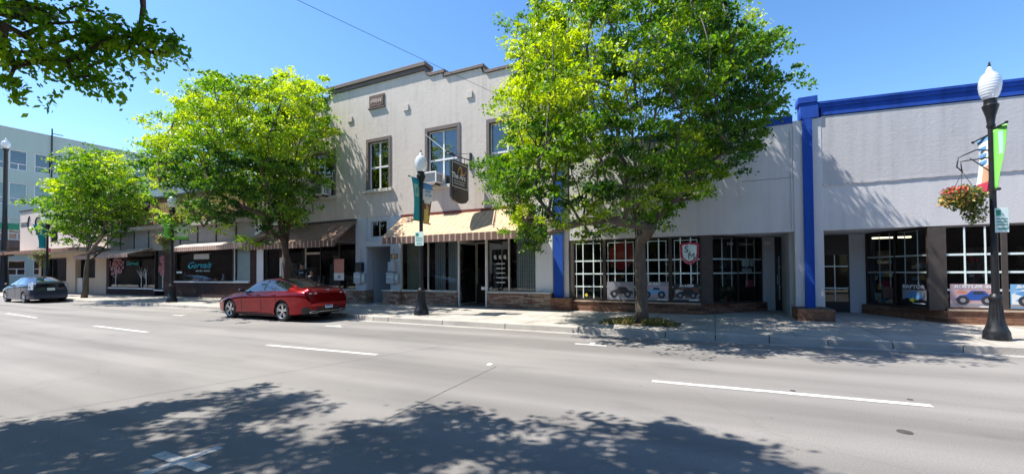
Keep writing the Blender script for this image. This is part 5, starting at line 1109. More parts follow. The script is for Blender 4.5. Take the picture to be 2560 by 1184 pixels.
tag(quads_obj('weeds', Q, 'weed', None, rng.random(n)), 'dry green weeds round the foot of the largest tree', 'weeds', kind='stuff')
m = MB(); m.box(-2.7, -.8, 10.72, 11.55, .13, .152 + .012); tag(m.build('soil', pm('soil', (.12, .09, .06), .4, 6, .95, .6)), kind='structure')

def split_loose(names):
    for ob in list(bpy.data.objects):
        if ob.type != 'MESH' or ob.name.split('.')[0] not in names: continue
        bm = bmesh.new(); bm.from_mesh(ob.data); bm.verts.ensure_lookup_table(); seen = set(); groups = []
        for v in bm.verts:
            if v.index in seen: continue
            st = [v]; comp = []; seen.add(v.index)
            while st:
                a = st.pop(); comp.append(a.index)
                for e in a.link_edges:
                    b = e.other_vert(a)
                    if b.index not in seen: seen.add(b.index); st.append(b)
            groups.append(comp)
        bm.free()
        if len(groups) < 2: continue
        src = ob.data
        for gi, comp in enumerate(groups):
            cs = set(comp); idx = {a: i for i, a in enumerate(comp)}; me = bpy.data.meshes.new(ob.name.split('.')[0])
            fl = [p for p in src.polygons if p.vertices[0] in cs]
            me.from_pydata([tuple(src.vertices[a].co) for a in comp], [], [tuple(idx[a] for a in p.vertices) for p in fl])
            for m_ in src.materials: me.materials.append(m_)
            me.polygons.foreach_set('material_index', [p.material_index for p in fl])
            if gi == 0: ob.data = me
            else:
                o = ob.copy(); o.data = me; scene.collection.objects.link(o)
split_loose({'brick_base', 'wall_lettering_',  'post', 'sill', 'pilaster', 'entry_panel', 'curtain', 'beam_end', 'cornice', 'transom'})
# ================================================================== trees
def grow(root_pt, fork_z, targets, tr, seg=.32, lean=(0, 0), nfork=1, mat='bark', thing_=None, minr=.006, tips=.006, up=.2, pw=2.0):
    """one branching skeleton reaching every target; radii from the pipe model"""
    P = [Vector(root_pt)]; par = [-1]
    k = max(3, int((fork_z - root_pt[2])/.4))
    for i in range(1, k + 1):
        f = i/k; P.append(Vector((root_pt[0] + lean[0]*f + .02*math.sin(5*f), root_pt[1] + lean[1]*f, root_pt[2] + (fork_z - root_pt[2])*f))); par.append(len(P) - 2)
    trunk_n = len(P); fork = P[-1]
    ts = sorted(targets, key=lambda q: (q - fork).length)
    arr = np.array([tuple(p) for p in P])
    depth = [0]*len(P)
    if nfork > 1:
        cen = sum(((q - fork) for q in ts), Vector())/len(ts); sc = []
        for k_ in range(nfork):
            az = 2*math.pi*(k_ + random.uniform(-.25, .25))/nfork; el_ = random.choice([.75, 1.0, 1.3]); dv = Vector((math.cos(az)*math.cos(el_), math.sin(az)*math.cos(el_), math.sin(el_)))
            best = max(ts, key=lambda q: (q - fork).normalized().dot(dv)*1.0 + .05*(q - fork).length); 
            if best not in sc: sc.append(best)
        for q in sc:
            j = trunk_n - 1 - random.choice([0, 0, 0, 1, 1]); s = P[j]; e = s.lerp(q, random.uniform(.6, .8)); L_ = (e - s).length; ns = max(3, int(L_/seg)); prev = j
            hz = Vector((e.x - s.x, e.y - s.y, 0))
            for i in range(1, ns + 1):
                f = i/ns; p = s.lerp(e, f) - hz*.18*math.sin(math.pi*f) + Vector((0, 0, .16*L_*math.sin(math.pi*f))) + Vector((random.uniform(-.04, .04), random.uniform(-.04, .04), 0))
                P.append(p); par.append(prev); prev = len(P) - 1
        arr = np.array([tuple(p) for p in P])
    for q in ts:
        d = np.linalg.norm(arr - np.array(q), axis=1); v = np.array(q) - arr
        updot = v[:, 2]/np.maximum(d, 1e-6); pen = d*(1.45 - .8*updot); pen[:max(1, trunk_n - 2)] += 50
        j = int(pen.argmin()); s = P[j]; L_ = (q - s).length; nseg = max(1, int(L_/seg)); prev = j
        hor = Vector((q.x - s.x, q.y - s.y, 0))
        for i in range(1, nseg + 1):
            f = i/nseg; p = s.lerp(q, f) + Vector((random.uniform(-.03, .03), random.uniform(-.03, .03), 0))*(f < 1) + Vector((0, 0, 1))*(up*L_*.35*math.sin(math.pi*f)*(-.5 if hor.length < .3 else -.35)) - hor*.12*math.sin(math.pi*f)*0
            P.append(p); par.append(prev); prev = len(P) - 1; arr = np.vstack([arr, np.array([tuple(p)])])
    n = len(P); child = [[] for _ in range(n)]
    for i in range(1, n): child[par[i]].append(i)
    area = [0.]*n
    for i in range(n - 1, -1, -1): area[i] = tips**pw if not child[i] else sum(area[c] for c in child[i])
    rad = [a**(1/pw) for a in area]; kk = tr/rad[0]
    rad = [max(minr, r*kk) for r in rad]
    m = MB(); done = [False]*n
    # walk chains following the thickest child
    starts = [(0, None)]
    while starts:
        i, pr = starts.pop(); chain = [] if pr is None else [P[pr]]; rr = [] if pr is None else [min(rad[pr], rad[i]*1.15)]
        while True:
            chain.append(P[i]); rr.append(rad[i]); cs = sorted(child[i], key=lambda c: -rad[c])
            for c in cs[1:]: starts.append((c, i))
            if not cs: break
            i = cs[0]
        if len(chain) > 1: 
            if pr is None: rr[0] *= 1.35; rr[1] *= 1.08
            big = max(rr); m.tube(chain, rr, 10 if big > .08 else (6 if big > .025 else 4))
    return m
def tree(name, label, cat, base_pt, fork_z, tr, outline, Y, depth_r, ncl, per, leaf, mat, bark, thin=None, yoff=0, lean=(0, 0), cr=(.42, .42, .20), seed=1, hollow=.45, sun_tint=None, group='young street trees', extra=(), lowcut=None):
    rng = np.random.default_rng(seed); random.seed(seed)
    t = thing(name, label, cat, base_pt, group)
    rows = sorted([(at((a + b)/2, py, Y)[1], at(a, py, Y)[0], at(b, py, Y)[0]) for py, a, b in outline])
    zs = [r[0] for r in rows]; xl = [r[1] for r in rows]; xr = [r[2] for r in rows]
    tg = []; oo = sorted(outline); oy = [o[0] for o in oo]; ol = [o[1] for o in oo]; orr = [o[2] for o in oo]
    tries = 0
    while len(tg) < ncl and tries < ncl*200:
        tries += 1
        z = rng.uniform(zs[0], zs[-1]); a, b = np.interp(z, zs, xl), np.interp(z, zs, xr)
        if rng.random() > ((b - a)/(max(np.array(xr) - np.array(xl))))**1.3: continue
        rr = math.sqrt(rng.uniform(hollow**2, 1)); th = rng.uniform(0, 2*math.pi)
        w = (b - a)/2; x = (a + b)/2 + w*.93*rr*math.cos(th); ry = min(depth_r, w*.95); y = Y + yoff + ry*rr*math.sin(th)
        if y > YF - .45: continue
        Xc = x*math.cos(YAW) + y*math.sin(YAW); Dc = -x*math.sin(YAW) + y*math.cos(YAW); pxx = 1280 + F*Xc/Dc; pyy = 679 - F*(z - EYE)/Dc; mg = F*cr[0]*.8/Dc
        if not (np.interp(pyy, oy, ol) + mg < pxx < np.interp(pyy, oy, orr) - mg) or pyy < oy[0] + mg*.5 or pyy > oy[-1] + 5: continue
        f = (z - zs[0])/(zs[-1] - zs[0])
        if f < .35 and rr < .8 - f: continue
        if thin and rng.random() < thin(pxx, pyy, y): continue
        q = Vector((x, y, z))
        if tg and min((q - o).length for o in tg) < .42*cr[0]/.42: continue
        tg.append(q)
    for px, py, yy in extra:
        x, z = at(px, py, yy); tg.append(Vector((x, yy, z)))
    m = grow(base_pt, fork_z, tg, tr, lean=lean, nfork=11)
    m.build('trunk', bark, t, smooth=True)
    Qs = []; T = []
    for q in tg:
        n = int(per*rng.uniform(.5, 1.5)); s = rng.uniform(.7, 1.3)*cr[0]
        # a clump: several flat drooping tufts close together
        k = rng.integers(4, 7); pts = []
        for j in range(k):
            d = rng.normal(size=3)*np.array([.62, .62, .30])*s; c_ = np.array(q) + d; w = s*rng.uniform(.28, .5)
            pp = rng.normal(size=(n//k + 1, 3))*np.array([w*.6, w*.6, w*.24]); rr2 = (pp[:, 0]**2 + pp[:, 1]**2)/(w*w); pp[:, 2] -= .16*w*rr2; pts.append(pp + c_)
        pts = np.concatenate(pts); Qs.append(leaf_quads(pts, leaf, rng, .5))
        mu = float(np.clip(rng.normal(.42 + (sun_tint(q) if sun_tint else 0), .24), 0, 1)); T.append(np.clip(rng.normal(mu, .12, len(pts)), 0, 1))  # clump colour also carries sunlit and shaded tone by position
    quads_obj('crown', np.concatenate(Qs), mat, t, np.concatenate(T))
    return t
big = [(0, 1360, 1860), (60, 1275, 1920), (120, 1262, 1965), (200, 1252, 2020), (270, 1245, 2010), (330, 1268, 1985), (365, 1240, 1965), (400, 1208, 1945), (450, 1215, 1850), (500, 1240, 1800), (550, 1270, 1700), (590, 1330, 1650)]
big = [(-170, 1480, 1700), (-90, 1400, 1800)] + big
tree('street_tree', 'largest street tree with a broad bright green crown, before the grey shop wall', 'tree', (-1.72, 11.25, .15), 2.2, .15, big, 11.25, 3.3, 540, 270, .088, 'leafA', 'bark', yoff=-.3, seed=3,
     sun_tint=lambda q: .34 if (q.x < -2.2 and 4.9 < q.z < 7.2) or (q.x < -2.2 and q.z > 7.9) or (q.x > 0.4 and q.z > 7.6) else (-.2 if q.x > -.2 else .02), extra=[(1345, 600, 10.6), (1325, 585, 10.4), (1300, 560, 10.5), (1350, 560, 10.9), (1250, 440, 10.7), (1215, 410, 10.6), (1290, 460, 10.9), (1340, 612, 10.7), (1370, 540, 10.9)])  # left and top clumps tinted lighter as if sunlit, right side darker
mid = [(170, 500, 590), (190, 460, 800), (230, 440, 815), (280, 405, 838), (320, 385, 843), (360, 350, 835), (400, 350, 840), (440, 350, 820), (480, 380, 805), (520, 395, 780), (560, 400, 760), (600, 560, 720)]
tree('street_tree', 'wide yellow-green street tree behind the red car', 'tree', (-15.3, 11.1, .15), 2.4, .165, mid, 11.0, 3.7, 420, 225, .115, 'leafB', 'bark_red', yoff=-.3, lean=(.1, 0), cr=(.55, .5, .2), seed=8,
     sun_tint=lambda q: .22 if q.z > 6.0 else (.12 if q.x < -19 else -.12), hollow=.4, thin=lambda a, b, y: 1 if math.hypot(a - 432, b - 480) < 44 else (.8 if 470 < a < 640 and b > 455 else (.7 if 420 < a < 520 and b > 500 else (.5 if a > 700 and b > 400 else 0))))
sm = [(362, 185, 255), (380, 165, 290), (420, 135, 340), (460, 118, 372), (500, 103, 378), (540, 105, 345), (570, 120, 320), (600, 165, 295)]
tree('street_tree', 'smallest street tree at left, between the grey car and the salon', 'tree', (-33.3, 11.3, .15), 2.3, .125, sm, 11.3, 3.0, 240, 160, .145, 'leafB', 'bark', yoff=-.4, lean=(.4, 0), cr=(.6, .5, .2), seed=14, sun_tint=lambda q: .1 if q.z > 5 else -.08)

# overhead tree on the near pavement: a few low branches in view, the rest shades the road
def overhead():
    rng = np.random.default_rng(21); random.seed(21)
    t = thing('overhanging_tree', 'dark leafy branches of a near tree hanging into the upper left corner', 'tree', (-5.2, -1.5, .14))
    S = np.array(SUN); 
    # ground outline of the shade (far edge)
    ex = np.array([-7.5, -6.2, -5.85, -5.5, -5.3, -4.9, -4.3, -3.9, -3.3, -2.75, -2.2, -1.4, -.6, 0.05, .25, .7, 1.6, 2.4]); ey = np.array([1.0, 1.6, 2.3, 3.0, 3.55, 3.6, 4.1, 2.7, 2.7, 3.75, 3.7, 3.95, 4.2, 4.45, 4.15, 3.75, 3.55, 3.2])
    tg = []; vis = []
    c, s_ = math.cos(YAW), math.sin(YAW)
    def project(p):
        X = p[0]*c + p[1]*s_; D = -p[0]*s_ + p[1]*c; z = p[2] - EYE
        if D < .05: return None
        return 1280 + F*X/D, 660 - F*z/D + 19
    tries = 0
    while len(tg) < 1300 and tries < 90000:
        tries += 1
        gx0 = rng.uniform(-9.5, 2.2); z = rng.uniform(3.6, 8.5); gy0 = rng.uniform(-3.5, np.interp(gx0, ex, ey) - .02)
        p = np.array([gx0, gy0, 0]) - S*(z/(-S[2]))
        # keep clear of the picture frame, except the part designed below
        pr = project(p)
        Dd = -p[0]*s_ + p[1]*c
        if pr is not None and -400 < pr[0] < 3000 and pr[1] > -60 - F*.95/Dd: continue
        if math.hypot(p[0] + 5.2, p[1] + .3) > 6.6: continue
        q = Vector(p)
        if tg and min((q - o).length for o in tg) < .2: continue
        tg.append(q)
    # visible sprays (pixel, distance)
    for px, py, d in [(10, 60, 4.9), (25, 110, 4.8), (40, 160, 4.8), (20, 205, 4.7), (55, 215, 4.7), (60, 30, 5.2), (110, 60, 5), (150, 30, 5.2), (190, 15, 5.2), (130, 110, 4.8), (175, 95, 4.8), (215, 80, 4.7), (170, 150, 4.6), (215, 140, 4.6), (250, 110, 4.6), (265, 150, 4.6), (120, 150, 4.7), (180, 195, 4.5), (225, 190, 4.5), (250, 190, 4.5), (140, 20, 5.3), (90, 25, 5.4), (0, 130, 4.9), (0, 30, 5.0), (330, 90, 4.6), (345, 110, 4.6), (370, 85, 4.5), (395, 100, 4.5), (425, 100, 4.4), (430, 130, 4.4), (390, 135, 4.4), (360, 125, 4.5), (300, 60, 4.7), (280, 95, 4.6), (235, 30, 5.1), (205, 55, 4.9), (60, 90, 5.0), (80, 130, 4.9), (225, 165, 4.6)]:
        a = at(px, py, 1.); r = np.array([a[0], 1., a[1] - EYE]); r /= np.linalg.norm(r); p = r*d*.93 + np.array([0, 0, EYE]); q = Vector(p); tg.append(q); vis.append(q)
    m = grow((-5.2, -1.5, .14), 2.7, [q for q in tg if q not in vis], .2, seg=.25, nfork=9); m.build('trunk', 'bark', t, smooth=True)
    st = at(-230, -60, 1.); st = np.array([st[0], 1., st[1] - EYE]); st = st/np.linalg.norm(st)*5.6 + np.array([0, 0, EYE]); st2 = Vector(st) + Vector((.25, .1, 0))
    m = grow(tuple(st), st[2] + .25, vis, .032, seg=.15, lean=(.3, .1), minr=.0025, tips=.003, up=.1); m.build('branch', 'bark_red', t, smooth=True)
    # hanging bare limb seen against the sky
    def R_(px, py, d): a = at(px, py, 1.); r = np.array([a[0], 1., a[1] - EYE]); r /= np.linalg.norm(r); return Vector(r*d + np.array([0, 0, EYE]))
    m = MB(); m.tube([R_(340, -160, 4.6), R_(352, -60, 4.5), R_(358, 20, 4.4), R_(352, 60, 4.3), R_(343, 90, 4.3), R_(325, 118, 4.3), (R_(305, 136, 4.3))], [.03, .024, .017, .014, .012, .009, .005], 7)
    m.tube([R_(-120, 20, 5.2), R_(0, 12, 5.1), R_(60, 12, 5.0), R_(110, 28, 4.9), (R_(140, 50, 4.8))], [.035, .026, .02, .015, .008], 7); m.tube([R_(40, 10, 5.0), R_(80, 32, 4.9), R_(110, 52, 4.8)], [.014, .011, .006], 6); m.build('limb', 'bark_red', t, smooth=True)
    Qs = []; T = []
    for q in tg:
        v = q in vis; n = int((105 if v else 135)*rng.uniform(.6, 1.4)); k = 4; pts = []
        for j in range(k):
            d = rng.normal(size=3); d[2] = d[2]*.3; d /= np.linalg.norm(d); L_ = rng.uniform(.12, .24) if v else rng.uniform(.25, .5)
            u = rng.random(n//k + 1)**.8; pp = np.array(q)[None, :] + d[None, :]*(u*L_)[:, None]; pp[:, 2] -= u**2*L_*.4; pp += rng.normal(0, .022 if v else .09, pp.shape); pts.append(pp)
        pts = np.concatenate(pts); Qs.append(leaf_quads(pts, .044 if v else .115, rng, .6)); mu = rng.uniform(.25, 1) if v else .3; T.append(np.clip(rng.normal(mu, .12, len(pts)), 0, 1))
    quads_obj('crown', np.concatenate(Qs), 'leafC', t, np.concatenate(T))
overhead()
# buildings and trees on the near side of the street: only their reflections reach the picture
for (xa_, xb_, h_, lb_) in ((-90, -46.5, 8.5, 'tall dark building left of the wide brick one, seen only in reflections'), (-150, -90.5, 7.5, 'farthest dark building on the near side of the street, seen only in reflections'), (14.5, 60, 7.5, 'dark building to the right on the near side of the street, seen only in reflections')):
    m = thing('brick_building', lb_, 'building', (xa_, -6, 0)); w = MB(); w.box(xa_, xb_, -16, -6.1, .1, h_); w.build('wall', pm('brown_brick_far', (.14, .09, .07), .3, 3, .9), m)
m = thing('brick_building', 'wide dark brick building with windows behind the viewer, seen only in reflections', 'building', (-20, -6, 0))
w = MB(); wall_holes(w, -46, 14, .1, 6.2, -6.0, -5.6, [(x, x + 2.6, 1.0, 3.0) for x in range(-44, 12, 4)]); w.box(-46, 14, -14, -6.3, .1, 6.0); w.build('wall', pm('brown_brick_far', (.13, .085, .065), .3, 3, .9), m)
w = MB(); [w.face([(x, -5.8, 1), (x + 2.6, -5.8, 1), (x + 2.6, -5.8, 3), (x, -5.8, 3)][::-1]) for x in range(-44, 12, 4)]; w.build('window', 'upglass', m)


def catmull(xs, ys, n):
    xs = np.array(xs, float); ys = np.array(ys, float); m = np.gradient(ys, xs); t = np.asarray(n)
    i = np.clip(np.searchsorted(xs, t) - 1, 0, len(xs) - 2); h = xs[i+1] - xs[i]; u = np.clip((t - xs[i])/h, 0, 1)
    dl = (ys[i+1] - ys[i])/h; m0, m1 = m[i], m[i+1]
    m0 = np.where(np.abs(m0) > 3*np.abs(dl), 3*dl, m0); m1 = np.where(np.abs(m1) > 3*np.abs(dl), 3*dl, m1)
    return (2*u**3 - 3*u**2 + 1)*ys[i] + (u**3 - 2*u**2 + u)*h*m0 + (-2*u**3 + 3*u**2)*ys[i+1] + (u**3 - u**2)*h*m1
def car(spec, name, label, loc, paint, sc, rz=0):
    t = thing(name, label, 'car', (0, 0, 0))
    L_, W_ = spec['L'], spec['W']/2
    xs = np.unique(np.concatenate([np.linspace(0, L_, 64), [.012, .03, .06, .1, L_ - .012, L_ - .03, L_ - .06, L_ - .1]]))
    top = catmull(*zip(*spec['top']), xs); belt = catmull(*zip(*spec['belt']), xs); wid = catmull(*zip(*spec['wid']), xs); rw = catmull(*zip(*spec['roofw']), xs); bot = catmull(*zip(*spec['bot']), xs)
    ring = []
    for k, x in enumerate(xs):
        w, zt, zb, b, r = wid[k], top[k], bot[k], min(belt[k], top[k] - .02), rw[k]
        zt2 = zt - b
        pts = [(0, zb), (w*.55, zb), (w*.90, zb + .01), (w*.965, zb + .05), (w*.985, zb + .14), (w*.975, zb + .24), (w*.985, b - .27), (w, b - .19), (w*.995, b - .13), (w*.97, b - .06), (w*.93, b - .015), (w*.90, b)]
        x6 = w*.90; g = [(x6 + (r - x6)*u + .03*math.sin(math.pi*u)*min(1, zt2/.3), b + (zt2 - min(.07, zt2*.5))*u) for u in (.12, .3, .5, .7, .88, 1.0)]
        pts += g; zz = g[-1][1]
        pts += [(r*.97, zz + (zt - zz)*.40), (r*.9, zz + (zt - zz)*.66), (r*.72, zz + (zt - zz)*.84), (r*.45, zz + (zt - zz)*.96), (0, zt)]
        ring.append(pts)
    nr = len(ring[0]); V = []; Fc = []; Mi = []
    full = []
    for k, x in enumerate(xs):
        row = []
        for i, (yy, zz) in enumerate(ring[k]): row.append(len(V)); V.append((x + spec['rake'](x, zz), -yy, zz))
        for i in range(nr - 2, 0, -1): yy, zz = ring[k][i]; row.append(len(V)); V.append((x + spec['rake'](x, zz), yy, zz))
        full.append(row)
    n = len(full[0])
    for k in range(len(xs) - 1):
        xm = (xs[k] + xs[k+1])/2
        for i in range(n):
            j = (i + 1) % n; ii = min(i, n - 1 - i); mi = 0
            if 12 <= ii <= 16 and belt[k] < top[k] - .12:      # side glass band
                lo, hi = spec['side']; hgt = top[k] - belt[k]
                if lo + (0 if ii < 14 else .12) < xm < hi: mi = 2 if not (abs(xm - spec['bp']) < .04) else 5
            if ii >= 17:
                a, b_ = spec['wind']; 
                if a < xm < b_ and ii >= 18: mi = 1
                a, b_ = spec['rear'];
                if a < xm < b_ and ii >= 18: mi = 3
            if spec.get('diff') and xm > L_ - .22 and ring[k][ii][1] < spec['diff']: mi = 5
            Fc.append((full[k][i], full[k+1][i], full[k+1][j], full[k][j])); Mi.append(mi)
    Fc.append(tuple(full[0])); Mi.append(5); 
    # rear cap built in strips so that it can carry lights and the dark lower part
    last = full[-1]
    for i in range(nr - 1):
        a, b_ = last[i], last[i + 1]; c_, d_ = last[(n - i - 1) % n] if i + 1 < nr - 0 else None, last[(n - i) % n]
        zc = (ring[-1][i][1] + ring[-1][i+1][1])/2
        mi = 5 if (spec.get('diff') and zc < spec['diff']) else 0
        q = [a, d_, c_, b_]; q2 = []
        for v in q:
            if v not in q2: q2.append(v)
        if len(q2) > 2: Fc.append(tuple(q2)); Mi.append(mi)
    me = bpy.data.meshes.new('body'); me.from_pydata(V, [], Fc); me.polygons.foreach_set('material_index', Mi)
    mats = [paint, M['carglass'], M['carglass'], M['carglass'], M['black'], M['blackplastic']]
    for m_ in mats: me.materials.append(m_)
    bm = bmesh.new(); bm.from_mesh(me); bmesh.ops.remove_doubles(bm, verts=bm.verts, dist=1e-4); bmesh.ops.recalc_face_normals(bm, faces=bm.faces); bm.to_mesh(me); bm.free()
    ob = bpy.data.objects.new('body', me); scene.collection.objects.link(ob)
    ax = spec['axles']; wr = spec['wr']
    cm = MB()
    for a in ax: 
        c = []; k = 28
        for side in (-1, 1):
            y0_, y1_ = (-W_ - .2, -W_ + .26) if side < 0 else (W_ - .26, W_ + .2)
            rr = wr + .045; cm.prism([(a + rr*math.cos(2*math.pi*i/k), wr + rr*math.sin(2*math.pi*i/k)*1.02) for i in range(k)], 'y', y0_, y1_, 0)
    cut = cm.build('cutter', [M['black']], recalc=True)
    bo = ob.modifiers.new('arch', 'BOOLEAN'); bo.operation = 'DIFFERENCE'; bo.object = cut; bo.solver = 'EXACT'; bo.material_mode = 'TRANSFER'
    bpy.context.view_layer.update(); dg = bpy.context.evaluated_depsgraph_get(); m2 = bpy.data.meshes.new_from_object(ob.evaluated_get(dg)); bpy.data.objects.remove(ob); bpy.data.objects.remove(cut)
    vs = [tuple(v.co) for v in m2.vertices]; ps = [(tuple(p.vertices), p.material_index, p.center.copy()) for p in m2.polygons]
    mnames = [m_.name if m_ else '' for m_ in m2.materials]
    def sub(nm, fl, mt, ang=28):
        q = MB(); q.v = vs; q.f = [p[0] for p in fl]; q.m = [0]*len(fl)
        me_ = bpy.data.meshes.new(nm); idx = sorted({i for f in q.f for i in f}); mp = {a: b for b, a in enumerate(idx)}
        me_.from_pydata([vs[i] for i in idx], [], [tuple(mp[i] for i in f) for f in q.f])
        for m_ in (mt if isinstance(mt, list) else [mt]): me_.materials.append(m_)
        if isinstance(mt, list): me_.polygons.foreach_set('material_index', [p[1] for p in fl])
        me_.polygons.foreach_set('use_smooth', [True]*len(me_.polygons)); me_.set_sharp_from_angle(angle=R(ang))
        o = bpy.data.objects.new(nm, me_); scene.collection.objects.link(o); o.parent = t; ORG[o] = (0, 0, 0); return o
    gl = {1: [], 2: [], 3: []}; body = []
    for p in ps:
        (gl[p[1]] if p[1] in gl else body).append((p[0], {0: 0}.get(p[1], 1), p[2]))
    sub('body', body, [paint, M['blackplastic']])
    g0 = M['carglass']
    if gl[1]: sub('windscreen', gl[1], g0)
    if gl[3]: sub('rear_window', gl[3], g0)
    for sgn in (-1, 1):
        f1 = [p for p in gl[2] if p[2].y*sgn > 0 and p[2].x < spec['bp']]; f2 = [p for p in gl[2] if p[2].y*sgn > 0 and p[2].x >= spec['bp']]
        if f1: sub('side_window', f1, g0)
        if f2: sub('side_window', f2, g0)
    # wheels
    for a in ax:
        for sgn in (-1, 1):
            yo_ = sgn*(W_ - .035); w = MB(); k = 36
            prof = [(wr - .10, 0), (wr - .03, .004), (wr - .005, .03), (wr, .06), (wr, .17), (wr - .01, .2), (wr - .09, .21)]
            b = len(w.v)
            for r_, d_ in prof:
                for i in range(k): w.v.append((a + r_*math.cos(2*math.pi*i/k), yo_ - sgn*d_, wr + r_*math.sin(2*math.pi*i/k)))
            for q in range(len(prof) - 1):
                for i in range(k): j = (i + 1) % k; w.f.append((b + q*k + i, b + q*k + j, b + (q+1)*k + j, b + (q+1)*k + i)); w.m.append(0)
            wo = w.build('wheel', 'rubber', t, smooth=40, recalc=True)
            d = MB(); d.prism([(a + (wr - .09)*math.cos(2*math.pi*i/k), wr + (wr - .09)*math.sin(2*math.pi*i/k)) for i in range(k)], 'y', yo_ - sgn*.10, yo_ - sgn*.105); d.build('brake_disc', 'blackplastic', wo)
            rm = MB(); R0 = wr - .085
            b = len(rm.v); pr = [(R0 + .005, .004), (R0 - .015, .0), (R0 - .03, .012), (R0 - .035, .09)]
            for r_, d_ in pr:
                for i in range(k): rm.v.append((a + r_*math.cos(2*math.pi*i/k), yo_ - sgn*d_, wr + r_*math.sin(2*math.pi*i/k)))
            for q in range(len(pr) - 1):
                for i in range(k): j = (i + 1) % k; rm.f.append((b + q*k + i, b + q*k + j, b + (q+1)*k + j, b + (q+1)*k + i)); rm.m.append(0)
            for s_ in range(5):
                for off in (-.13, .13):
                    an = 2*math.pi*s_/5 + .3 + a; c0, c1 = an + off*.7, an + off*1.25
                    def pt(r_, q_, wd, d_): return (a + r_*math.cos(q_) - wd*math.sin(q_), yo_ - sgn*d_, wr + r_*math.sin(q_) + wd*math.cos(q_))
                    rm.hexa([pt(.05, c0, -.022, .03), pt(R0 - .02, c1, -.018, .012), pt(R0 - .02, c1, .018, .012), pt(.05, c0, .022, .03), pt(.05, c0, -.022, .07), pt(R0 - .02, c1, -.018, .05), pt(R0 - .02, c1, .018, .05), pt(.05, c0, .022, .07)])
            rm.prism([(a + .055*math.cos(2*math.pi*i/12), wr + .055*math.sin(2*math.pi*i/12)) for i in range(12)], 'y', yo_ - sgn*.018, yo_ - sgn*.06)
            rm.build('rim', 'alloy', wo)
    # mirrors
    for sgn in (-1, 1):
        mx, mz = spec['mirror']; q = MB(); q.sphere((mx, sgn*(W_ + .06), mz), (.075, .11, .07), 12, 8); q.tube([(mx, sgn*(W_ - .10), mz - .06), (mx, sgn*(W_ + .02), mz - .03)], .025, 6); q.build('wing_mirror', spec.get('mirmat', 'blackplastic'), t, smooth=True)
    # door seams and handles
    for sgn in (-1, 1):
        hb = MB()
        for hx in spec['handles']:
            zz = spec['hz']; i = int(np.argmin(abs(xs - hx))); hb.box(hx - .1, hx + .1, sgn*(wid[i] - .0) - .012, sgn*(wid[i]) + .012, zz, zz + .022)
        hb.build('door_handle', 'alloy' if spec.get('chrome') else spec['pname'], t)
    for sgn in (-1, 1):
        for sx0 in spec['seams']:
            i = int(np.argmin(abs(xs - sx0))); path = [(xs[i] + spec['rake'](xs[i], zz) + (.02*(zz - .3)), -sgn*-1*(yy + .0015), zz) for yy, zz in ring[i][4:12]]
            q = MB(); q.tube(path, .005, 4); q.build('door_seam', 'blackplastic', t)
    spec['extra'](t, W_)
    t.scale = (sc, sc, sc); t.location = loc; t.rotation_euler = (0, 0, rz); return t
def carpaint(name, c, met=.5, rough=.28):
    return pm(name, c, .03, 2, rough, metal=met, coat=.45, spec=.3)
M['carglass'] = pm('tinted_car_glass', (.012, .016, .022), .05, 2, .03, spec=1.0, coat=1.0)
M['blackplastic'] = pm('black_plastic', (.012, .012, .013), .1, 8, .45); M['rubber'] = pm('tyre_rubber', (.018, .018, .018), .15, 20, .8); M['alloy'] = pm('alloy_metal', (.62, .63, .65), .05, 6, .25, metal=.85)
M['tail'] = pm('dark_red_lens', (.20, .008, .012), .1, 10, .15, coat=1); M['clearlens'] = pm('clear_lens', (.62, .70, .78), .15, 14, .12, coat=1); M['plate'] = pm('licence_plate', (.50, .66, .72), .05, 20, .4)
M['redpaint'] = carpaint('metallic_red_paint', (.24, .0018, .006), .75, .2); M['bluegrey'] = carpaint('metallic_blue_grey_paint', (.05, .065, .11), .7)
